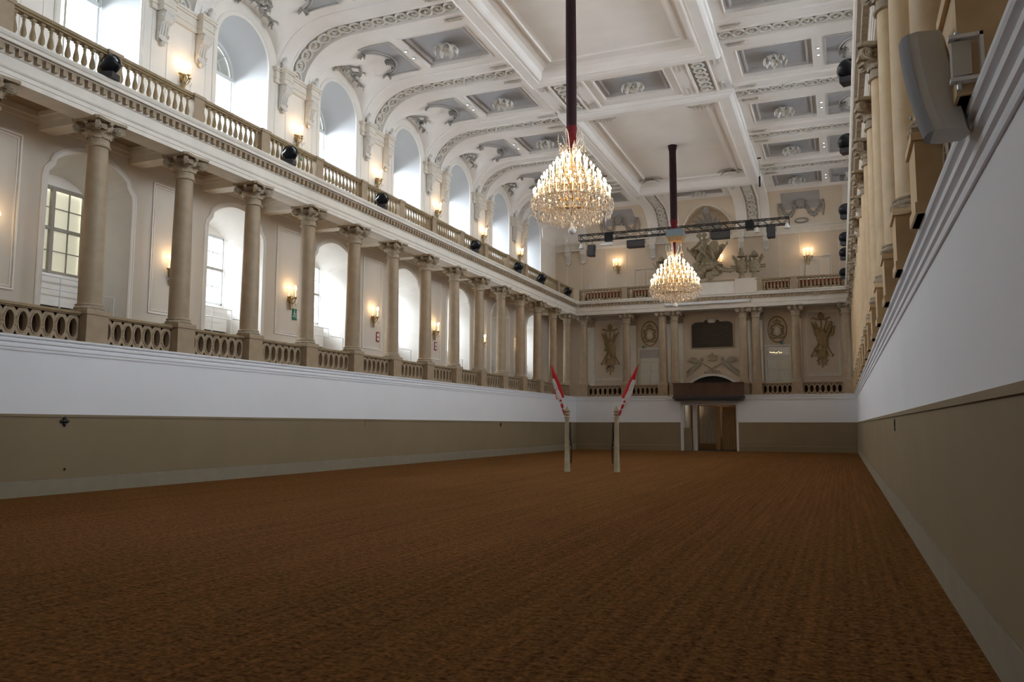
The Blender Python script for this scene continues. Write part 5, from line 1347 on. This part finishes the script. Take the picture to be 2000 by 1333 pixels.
J = [(stj(1382, 491, 0), (.26, .24)), (stj(1378, 484, -.02), .22), (stj(1375, 477, -.05), (.27, .2)), (stj(1375.5, 471.5, -.06), (.2, .16)), (stj(1376, 468, -.08), .09), (stj(1376, 464.5, -.1), .12), (stj(1376, 461.5, -.12), .145), (stj(1376, 458.8, -.12), .1),
     (stj(1368, 474, -.05), .13), (stj(1361, 482, -.15), .10), (stj(1353, 488, -.25), .075), (stj(1346, 492, -.28), .06),
     (stj(1383, 472, -.02), .13), (stj(1388, 465, -.02), .1), (stj(1387, 458, -.08), .075), (stj(1386, 453, -.12), .06),
     (stj(1374, 490, -.25), .2), (stj(1366, 487, -.55), .15), (stj(1373, 497, -.6), .12), (stj(1381, 507, -.6), .08), (stj(1384, 509, -.72), .07),
     (stj(1388, 493, -.1), .2), (stj(1392, 495, -.45), .15), (stj(1393, 505, -.55), .11), (stj(1396, 514, -.55), .08), (stj(1399, 515, -.65), .06)]
EG = [(0, 1), (1, 2), (2, 3), (3, 4), (4, 5), (5, 6), (6, 7), (3, 8), (8, 9), (9, 10), (10, 11), (3, 12), (12, 13), (13, 14), (14, 15), (0, 16), (16, 17), (17, 18), (18, 19), (19, 20), (0, 21), (21, 22), (22, 23), (23, 24), (24, 25)]
me = bpy.data.meshes.new('tmp'); 
def skin_obj(name, J, EG, mt, parent, sub=2):
    bmv = bpy.data.meshes.new(name); bmv.from_pydata([j[0] for j in J], EG, [])
    import bmesh
    bm = bmesh.new(); bm.from_mesh(bmv); lay = bm.verts.layers.skin.verify(); bm.verts.ensure_lookup_table()
    for i, j in enumerate(J):
        r = j[1] if isinstance(j[1], tuple) else (j[1], j[1]); bm.verts[i][lay].radius = r; bm.verts[i][lay].use_root = (i == 0)
    bm.to_mesh(bmv); bm.free(); bmv.materials.append(mt)
    o = link(name, bmv, parent); md = o.modifiers.new('s', 'SKIN'); md.use_smooth_shade = True
    s = o.modifiers.new('d', 'SUBSURF'); s.levels = sub; s.render_levels = sub; return o
fig = skin_obj('figure', J, EG, SCULP, S)
m = M(); hp = Vector(stj(1376, 461, -.12))
m.ball(hp+Vector((.0, .04, .05)), (.16, .16, .13), 10, 6); m.ball(hp+Vector((.12, .06, .0)), (.08, .1, .1), 8, 5)
m.ball(hp+Vector((-.02, -.13, .0)), (.03, .04, .035), 6, 4)
for s_ in (-1, 1): m.ball(hp+Vector((s_*.05, -.12, .03)), (.02, .015, .012), 5, 3)
m.ball(hp+Vector((0, -.12, -.07)), (.035, .02, .012), 5, 3); m.build('hair_and_face', SCULP, S)
# fingers closing on the staff and the raised hand
m = M()
for (c, dr) in ((Vector(stj(1345.5, 492.3, -.3)), Vector((-.5, -.2, -.6))), (Vector(stj(1386, 451.8, -.13)), Vector((0, -.1, 1)))):
    for k in range(4): 
        o = Vector((.03*(k-1.5), .0, .02*(k-1.5))); m.tube([c+o*.8, c+o+dr*.07, c+o+dr*.11+Vector((0, -.03, 0))], [.018, .016, .011], 5)
    m.tube([c, c+Vector((.05, -.02, .02)), c+Vector((.08, -.04, .05))], [.02, .017, .012], 5)
m.build('fingers', SCULP, S)
m = M()    # raised hand holds a helmet wreath beside the head
m.ball(st(1366, 462)+Vector((0, -.1, 0)), (.19, .14, .13), 8, 5); m.tube([st(1368, 470)+Vector((0, -.1, 0)), st(1366, 463)+Vector((0, -.1, 0))], .06, 6)
for k in range(6): m.leaf(st(1366, 461)+Vector((0, -.1, 0)), (0, -1, 0), (cos(k), 0, sin(k)), .24, .1, .5, 3)
m.build('plumed_helmet', SCULP, S)
m = M()   # drapery
def cloth_band(m, path, w, fold=3., amp=.07):
    rows = []
    for i, (p, ww) in enumerate(zip(path, w)):
        row = []
        for k in range(9):
            q = -1+k/4; row.append(Vector(p)+Vector((q*ww*.5, -.12*(1-q*q)-amp*sin(q*fold*3+i*.8), q*ww*.5)))
        rows.append(row)
    m.loft(rows, False, False, True)
cloth_band(m, [stj(1381, 486, -.25), stj(1389, 490, -.35), stj(1395, 497, -.4), stj(1399, 503, -.4)], [.75, .9, .7, .35])
cloth_band(m, [stj(1376, 488, -.4), stj(1372, 495, -.55), stj(1370, 503, -.55), stj(1372, 510, -.5)], [.6, .7, .6, .5])
cloth_band(m, [stj(1365, 486, -.2), stj(1362, 494, -.3), stj(1361, 500, -.3)], [.35, .45, .3])
m.build('drapery', SCULP, S)
m = M(); m.ball(stj(1377, 511, -.35), (.55, .2, .42), 14, 8, Matrix.Rotation(.35, 3, 'Y')); m.torus(Vector(stj(1377, 511, -.4)), .5, .06, 18, 5, 'y', (1.0, .78)); m.build('shield', SCULP, S)
rd = random.Random(5); m = M()
for k in range(34):
    px = rd.uniform(1360, 1402); py = rd.uniform(516, 552-abs(px-1384)*.7); c = stj(px, py, rd.uniform(-.45, -.1)); m.ball(c, (rd.uniform(.14, .3), rd.uniform(.14, .22), rd.uniform(.12, .26)), 8, 5)
    m.leaf(c, (0, -1, 0), (rd.uniform(-1, 1), 0, rd.uniform(-1, 1)), .5, .22, .5, 4)
m.tube([stj(1358, 520, -.2), stj(1372, 530, -.3), stj(1388, 528, -.35), stj(1404, 520, -.2)], [.14, .22, .24, .12], 8)
m.tube([stj(1384, 540, -.3), stj(1386, 548, -.35), stj(1384, 556, -.35)], [.3, .26, .12], 8); m.build('trophy_heap', SCULP, S)
for nm, a, b, w, sd in (('banner', (1342, 486), (1366, 521), .62, 1), ('banner', (1420, 480), (1396, 519), .55, -1)):
    m = M(); A = st(*a)+Vector((0, -.1, 0)); Bp = st(*b)+Vector((0, -.15, 0)); m.tube([A, Bp], .04, 6); m.ball(A, (.06, .06, .14), 6, 4); m2 = M(); banner(m2, A, Bp, w*1.1, sd); m.add(m2.v, m2.f, True); 
    v2 = [Vector(v)+Vector((0, .06, 0)) for v in m2.v]; m.add(v2, m2.f, True); m.build(nm, SCULP, S)
t = thing('stone_garland', 'stone laurel garland lying along the block from the statue to the trophies', 'garland', (0, SY, 0))
m = M(); G = [stj(1400, 527, -.35), stj(1406, 532, -.4), stj(1415, 536, -.4), stj(1426, 538, -.4), stj(1436, 536, -.35)]; m.tube(G, [.1, .14, .15, .14, .08], 7); m.build('roll', SCULP, t)
m = M()
for k in range(40):
    q = rd.random()*3.99; i = int(q); p = Vector(G[i]).lerp(Vector(G[i+1]), q-i); m.leaf(p, (0, -1, 0), (rd.uniform(-1, 1), 0, rd.uniform(-.3, 1)), .26, .12, .5, 3)
m.build('leaves', SCULP, t, kind='stuff')
def trophy(px, label, s=1, plume=0, OUT=1):
    t = thing('trophy_sculpture', label, 'sculpture', (st(px, 0).x, SY, 11.22), 0, 'stone armour trophies'); t.scale = (s, 1, s)
    m = M(); m.lathe([(.28, 0), (.3, .08), (.18, .2), (.16, .4), (.3, .55), (.34, .62)], 12); m.build('foot', SCULP, t)
    m = M(); m.ball((0, 0, .92), (.42, .26, .42), 12, 8); m.ball((0, -.16, .85), (.26, .16, .26), 10, 6); m.lathe([(.34, .5), (.4, .62), (.36, .66)], 12); m.lathe([(.2, 1.2), (.26, 1.28), (.12, 1.38), (.1, 1.5)], 10); m.build('cuirass', SCULP, t)
    m = M(); m.lathe([(.3, 1.58), (.3, 1.62), (.18, 1.66), (.2, 1.78), (.16, 1.9), (.04, 1.98)], 12)
    if plume: m.lathe([(.3, 1.68), (.22, 1.82), (.1, 1.98), (.03, 2.04)], 10)
    else: m.tube([(.0, 0, 1.95), (.02, 0, 2.1), (-.02, 0, 2.22)], [.12, .14, .1], 8)
    m.build('helmet', SCULP, t)
    m = M()
    for a in (-.5, -.3, .3, .5): m.tube([(a*.3, .05, .8), (a*1.3, .05, 1.6)], .03, 5)
    for z in (.8, .95): 
        for q in (-1, 1): m.tube([(q*.3, 0, z), (q*(.75 if q*OUT > 0 else .4), -.05, z+.02)], .05, 6)
    m.build('spears_and_barrels', SCULP, t)
    m = M()
    for q in (-1, 1): g_ = .66 if q*OUT > 0 else .4; m2 = M(); banner(m2, (q*g_, -.05, 1.85), (q*.26, -.05, .6), .3*g_/.66, -q); m.add(m2.v, m2.f, True); m.add([(v[0], v[1]+.05, v[2]) for v in m2.v], m2.f, True)
    m.build('small_banners', SCULP, t)
trophy(1446, 'stone armour trophy with tall crest, nearer the reclining statue', .95, 0, -1); trophy(1470.5, 'stone armour trophy with domed helmet beside the end balustrade', .93, 1); trophy(1289, 'stone armour trophy rising behind the farther chandelier', .95, 1)
